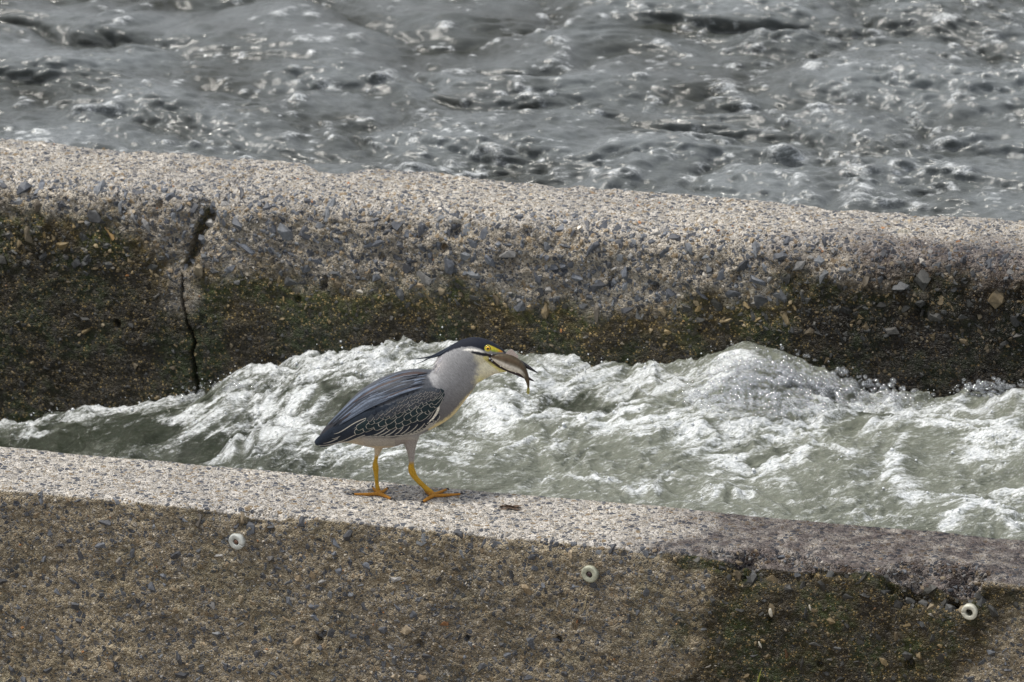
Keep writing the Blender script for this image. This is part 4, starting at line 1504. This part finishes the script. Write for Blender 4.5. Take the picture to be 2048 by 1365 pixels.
# crest plumes
for path, rad in ((((908, 692, 0), (884, 705, -2), (862, 713.5, -4), (840, 717.5, -6), (820, 719, -8)), (4.0, 4.2, 2.0, 1.1, 0.3)),
                  (((900, 697, 3), (878, 708, 2), (860, 716, 2), (844, 724, 2), (829, 730, 2)), (3.8, 3.6, 1.6, 0.8, 0.25)),
                  (((905, 694, -4), (886, 707, -6), (872, 713, -7), (858, 717, -8), (846, 719.5, -8)), (3.4, 3.0, 1.8, 0.9, 0.25))):
    P_, R_ = resample([B(*q) for q in path], [r * mm for r in rad], 4)
    new_obj("crest_plume", py_mesh("crest_plume", [tube(P_, R_, 8, 0.6)]), MAT_CROWN if False else F_DARK, BIRD)

# eyes
MAT_IRIS = plain("orange_iris", (0.80, 0.46, 0.02), 0.12, 0.7, 0.15, 500, 0.0)
MAT_PUP = plain("black_pupil", (0.006, 0.006, 0.007), 0.05, 0.8, 0.0, 500, 0.0)


def dome(name, c, r, ry, mat, parent, side):
    bm = bmesh.new()
    bmesh.ops.create_uvsphere(bm, u_segments=24, v_segments=16, radius=1.0)
    for v in bm.verts:
        v.co = Vector((c[0] + v.co.x * r, c[1] + side * v.co.y * ry, c[2] + v.co.z * r))
    me = bpy.data.meshes.new(name); bm.to_mesh(me); bm.free()
    me.polygons.foreach_set("use_smooth", [True] * len(me.polygons))
    return new_obj(name, me, mat, parent)


ec = skin(976, 697, -0.8)
for side in (1, -1):
    cc = np.array([ec[0], ec[1] * side, ec[2]])
    rim = dome("eye", cc, 5.7 * mm, 1.7 * mm, MAT_PUP, BIRD, side)
    dome("iris", cc + np.array([0, -0.7 * mm * side, 0]), 4.7 * mm, 1.9 * mm, MAT_IRIS, rim, side)
    dome("pupil", cc + np.array([0, -1.6 * mm * side, 0]), 2.6 * mm, 1.6 * mm, MAT_PUP, rim, side)

# ------------------------------------------------------------------ the fish across the bill
FISH = bpy.data.objects.new("fish", None)
COL.objects.link(FISH)
FISH.location = tuple(RGT * B(1025, 720)[0] + FWD * (-0.010) + UPV * B(1025, 720)[2])
FISH.rotation_euler = (0, 0, YAW)
FOFF = np.array([B(1025, 720)[0], -0.010, B(1025, 720)[2]])
tag(FISH, "small brown and cream fish held crosswise in the bird's open bill", "fish", kind="thing")
fd = -10
fr_ = dense_rings([((981, 711), (982, 716), 2), ((986, 709.5), (985, 720), 4.5), ((1000, 708), (996, 729), 7), ((1013, 708.5), (1009, 737), 8.5), ((1025, 711.5), (1020, 742), 8.5), ((1036, 717.5), (1031, 745), 8), ((1045, 725), (1040, 748), 7),
                   ((1052, 736), (1046.5, 754), 5.8), ((1057, 750), (1050.5, 762), 4.6), ((1059, 763), (1053.5, 769), 3), ((1058.8, 774), (1055, 776), 1.8)], 4)
fv, ff_ = loft([(a, b, w, fd) for a, b, w in fr_], 24)
tint = []
nr = len(fr_)
for i in range(len(fv)):
    ring = min(i // 24, nr - 1); ang = 2 * math.pi * (i % 24) / 24
    h = math.cos(ang)
    t = ring / (nr - 1)
    h = h + 0.0
    top, side, bel = np.array([0.058, 0.044, 0.026]), np.array([0.10, 0.077, 0.045]), np.array([0.78, 0.73, 0.64])
    cc = side + (top - side) * float(sstep(0.55, 0.9, h))
    cc = cc + (np.array([0.085, 0.050, 0.030]) - cc) * float(np.exp(-((h - 0.42) / 0.16) ** 2)) * 0.8
    bl = float(sstep(0.06, -0.18, h)) * float(1 - sstep(0.55, 0.8, t))
    cc = cc + (bel - cc) * bl
    cc = cc * (1 + 0.3 * float(perlin(i * 0.37, ring * 0.6)))
    tint.append(cc)
fme = py_mesh("body", [([q - FOFF for q in fv], ff_)])
add_attr(fme, "tint", np.clip(np.array(tint), 0, 1))
tfish = NT("fish_skin")
vv_ = tfish.voro(tfish.coords(), 600.0)
cfi = tfish.mix(0.5, tfish.attr("tint").outputs["Color"], tfish.ramp(tfish.noise(tfish.coords(), 220.0, 4), [(0.3, 0.6), (0.7, 1.4)]), 'MULTIPLY')
MAT_FISH = tfish.done(tfish.bsdf(cfi, 0.40, 0.3, tfish.bump(vv_.outputs["Distance"], 0.25, 0.001)))
new_obj("body", fme, MAT_FISH, FISH)


def fin(name, pts, dep, mat, th=0.5):
    n = len(pts)
    f_ = [B(*p, dep) - FOFF for p in pts]
    vs = [q + np.array([0, -th * mm / 2, 0]) for q in f_] + [q + np.array([0, th * mm / 2, 0]) for q in f_]
    fs = [tuple(range(n))[::-1], tuple(range(n, 2 * n))] + [(i, (i + 1) % n, n + (i + 1) % n, n + i) for i in range(n)]
    me = py_mesh(name, [(vs, fs)])
    me.polygons.foreach_set("use_smooth", [False] * len(me.polygons))
    return new_obj(name, me, mat, FISH)


tf = NT("fin_skin")
wv = tf.n("TexWave", wave_type='BANDS', bands_direction='X')
tf.t.links.new(tf.coords((1, 1, 1), (0, math.radians(60), 0)), wv.inputs[0])
wv.inputs["Scale"].default_value = 120.0
MAT_FIN = tf.done(tf.bsdf(tf.ramp(wv.outputs["Fac"], [(0.35, (0.62, 0.52, 0.48)), (0.6, (0.42, 0.36, 0.33))]), 0.35, 0.5))
MAT_TAIL = plain("tail_fin_skin", (0.36, 0.33, 0.10), 0.4, 0.5, 0.3, 400)
fin("dorsal_fin", [(1011, 709), (1014, 704), (1019, 700), (1024, 699), (1031, 706), (1037, 713), (1036, 717), (1024, 713)], fd, MAT_FIN)
fin("tail_fin", [(1055, 773), (1053.5, 780), (1053, 786), (1056, 790), (1059, 787), (1059.5, 780), (1058.3, 773)], fd, MAT_TAIL)
# beads of water on the open bill, their sparkle painted as near-white
MAT_DROP = bpy.data.materials.new("water_bead")
tdr = NT("water_bead_sparkle")
MAT_DROP = tdr.done(tdr.bsdf(tdr.ramp(tdr.noise(tdr.coords(), 300.0), [(0.3, (0.75, 0.8, 0.88)), (0.7, (0.9, 0.92, 0.95))]), 0.03, 0.9, None))
for px, py, r, where in ((983, 708.5, 2.4, "largest bright bead of water, at the bill's gape just under the bird's eye"), (979.5, 717.5, 1.8, "bright bead of water on the bird's gape, left of the fish's head"),
                         (984, 722, 1.2, "tiny bead of water at the yellow base of the bird's lower bill"), (1001, 733, 1.3, "bead of water midway along the lower bill, under the fish's pale belly"),
                         (1031, 745.5, 1.1, "bead of water on the lower bill nearest to its tip")):
    p = B(px, py, -12)
    w = RGT * p[0] + FWD * p[1] + UPV * p[2]
    bm = bmesh.new(); bmesh.ops.create_icosphere(bm, subdivisions=2, radius=r * mm)
    me = bpy.data.meshes.new("water_drop"); bm.to_mesh(me); bm.free()
    me.polygons.foreach_set("use_smooth", [True] * len(me.polygons))
    o = new_obj("water_drop", me, MAT_DROP); o.location = tuple(w)
    tag(o, where, "water drop", "water beads on the bill", "thing")

# ------------------------------------------------------------------ rings fixed to the near wall's face
def lathe(prof, n=36):
    vs, fs = [], []
    m = len(prof)
    for i in range(n):
        t = 2 * math.pi * i / n
        for r, y in prof:
            vs.append((r * math.cos(t), y, r * math.sin(t)))
    for i in range(n):
        k = (i + 1) % n
        for j in range(m):
            j2 = (j + 1) % m
            fs.append((i * m + j, k * m + j, k * m + j2, i * m + j2))
    return vs, fs


def ring_washer(px, py, ro, ri, label, mat, bolt, slit, tilt):
    p = on_y(px, py, NF)
    e = bpy.data.objects.new("ring_washer", None)
    COL.objects.link(e)
    e.location = (p[0], NF - 0.001, p[2])
    e.rotation_euler = tilt
    tag(e, label, "washer", "white rings on the wall face", "thing")
    ro, ri = ro * mm, ri * mm
    prof = [(ri, 0.004), (ri, -0.0055), (ri * 1.06, -0.0066), (ri * 1.2, -0.0070), (ro * 0.82, -0.0076), (ro * 0.96, -0.0068), (ro, -0.0050), (ro, 0.004)]
    vs, fs = lathe(prof, 48)
    if slit:
        a = int(48 * slit / 360); m = len(prof)
        fs = [f for k, f in enumerate(fs) if k // m != a]
    me = bpy.data.meshes.new("ring"); me.from_pydata(vs, [], fs)
    bm = bmesh.new(); bm.from_mesh(me); bmesh.ops.recalc_face_normals(bm, faces=bm.faces)
    bmesh.ops.holes_fill(bm, edges=[q for q in bm.edges if len(q.link_faces) == 1], sides=12)
    bm.to_mesh(me); bm.free()
    me.polygons.foreach_set("use_smooth", [True] * len(me.polygons))
    new_obj("ring", me, mat, e)
    if bolt:
        me = py_mesh("bolt", [lathe([(0.0002, 0.004), (ri * 0.86, 0.004), (ri * 0.86, -0.0035), (ri * 0.62, -0.0068), (0.0002, -0.0078)], 20)])
        new_obj("bolt", me, bolt, e)
    else:
        me = py_mesh("hole_shade", [lathe([(0.0002, 0.0035), (ri * 0.99, 0.0035), (ri * 0.99, 0.0028), (0.0002, 0.0028)], 20)])  # black disc stands for the shade inside the empty hole
        new_obj("hole_shade", me, MAT_CLAW, e)
    return e


W1 = plain("white_nylon", (0.50, 0.52, 0.50), 0.4, 0.5, 0.20, 90)
W2 = plain("yellowed_nylon", (0.36, 0.37, 0.29), 0.45, 0.5, 0.25, 120)
W3 = plain("clean_nylon", (0.56, 0.55, 0.47), 0.4, 0.5, 0.2, 120)
RUST = plain("rusty_bolt", (0.13, 0.070, 0.050), 0.6, 0.5, 0.4, 250)
RUST2 = plain("dark_bolt", (0.045, 0.027, 0.030), 0.45, 0.5, 0.4, 250)
ring_washer(475, 1082, 17, 6.3, "white plastic ring with slit rim and rusty bolt, below the chipped wall edge", W1, RUST, 340, (0.10, 0, -0.25))
ring_washer(1181, 1147, 17.5, 6.6, "yellowish plastic ring round a dark bolt on the dry brown part of the wall face", W2, RUST2, 0, (0.05, 0, -0.2))
ring_washer(1940, 1223, 16, 7.4, "white plastic ring with an empty black hole on the mossy dark part of the wall", W3, None, 185, (0.08, 0, -0.1))

# ------------------------------------------------------------------ bits and pieces
# dark clump of dead leaf and weed on the wall top, just right of the bird
g = np.random.default_rng(77)
vs, fs = [], []
p0 = on_z(1022, 1017)
for k in range(26):
    c0 = p0 + np.array([g.normal(0, 0.010), g.normal(0, 0.006), 0.002 + abs(g.normal(0, 0.0015))])
    a = g.uniform(-0.5, 0.5) + (math.pi if g.random() < 0.5 else 0); L = g.uniform(0.006, 0.016); w = g.uniform(0.001, 0.003)
    d = np.array([math.cos(a), math.sin(a), g.uniform(-0.05, 0.25)]) * L; s_ = np.array([-math.sin(a), math.cos(a), 0]) * w
    o = len(vs)
    vs += [c0 - d, c0 - s_, c0 + s_ + np.array([0, 0, 0.0015]), c0 + d, c0 + np.array([0, 0, -0.001])]
    fs += [(o, o + 1, o + 2), (o + 1, o + 3, o + 2), (o, o + 2, o + 4), (o + 2, o + 3, o + 4), (o, o + 4, o + 1), (o + 1, o + 4, o + 3)]
me = bpy.data.meshes.new("weed_scrap"); me.from_pydata([tuple(map(float, q)) for q in vs], [], fs)
tag(new_obj("weed_scrap", me, plain("dead_weed", (0.105, 0.072, 0.050), 0.8, 0.3, 0.35, 150)), "small dark scrap of dead weed lying on the wall top right of the bird", "weed scrap", kind="thing")
# bent straw on the face under the second ring
P_, R_ = resample([on_y(1166, 1224, NF - 0.006), on_y(1171, 1208, NF - 0.008), on_y(1175, 1189, NF - 0.008), on_y(1188, 1186, NF - 0.006)], [0.0006, 0.0007, 0.0007, 0.0005], 5)
me = py_mesh("straw", [tube(P_, R_, 6)])
tag(new_obj("straw", me, plain("pale_straw", (0.42, 0.35, 0.20), 0.6)), "thin pale bent straw stuck to the wall face under the yellowish ring", "straw", kind="thing")
# a blade of grass poking up at the bottom
P_, R_ = resample([on_y(1506, 1398, NF + 0.004), on_y(1513, 1376, NF - 0.010), on_y(1519, 1352, NF - 0.016), on_y(1524, 1336, NF - 0.018)], [0.0022, 0.0020, 0.0013, 0.0003], 5)
me = py_mesh("grass_blade", [tube(P_, R_, 6, 0.3)])
tag(new_obj("grass_blade", me, plain("green_grass", (0.24, 0.27, 0.05), 0.5)), "single yellow-green grass blade sprouting low from the mossy wall face", "grass blade", kind="thing")
# pale flakes of shell on the mossy face
MAT_SHELL = plain("pale_shell", (0.48, 0.45, 0.38), 0.4, 0.5)
for px, py, L, w, a, where in ((1541, 1226, 0.010, 0.004, 1.75, "widest pale shell flake on the mossy wall face"), (1620, 1216, 0.007, 0.0022, 1.85, "narrow pale shell flake highest on the mossy wall face"),
                               (1520, 1290, 0.008, 0.0022, 2.0, "narrow tilted shell flake low on the mossy face, above the grass blade")):
    p = on_y(px, py, NF - 0.004)
    bm = bmesh.new(); bmesh.ops.create_icosphere(bm, subdivisions=2, radius=1.0)
    for v in bm.verts:
        x, z = v.co.x * L * (1 - 0.25 * v.co.z), v.co.z * w
        v.co = Vector((x * math.cos(a) - z * math.sin(a), v.co.y * 0.002, x * math.sin(a) + z * math.cos(a)))
    me = bpy.data.meshes.new("shell_flake"); bm.to_mesh(me); bm.free()
    me.polygons.foreach_set("use_smooth", [True] * len(me.polygons))
    o = new_obj("shell_flake", me, MAT_SHELL); o.location = tuple(p)
    tag(o, where, "shell flake", "shell flakes on the mossy face", "thing")
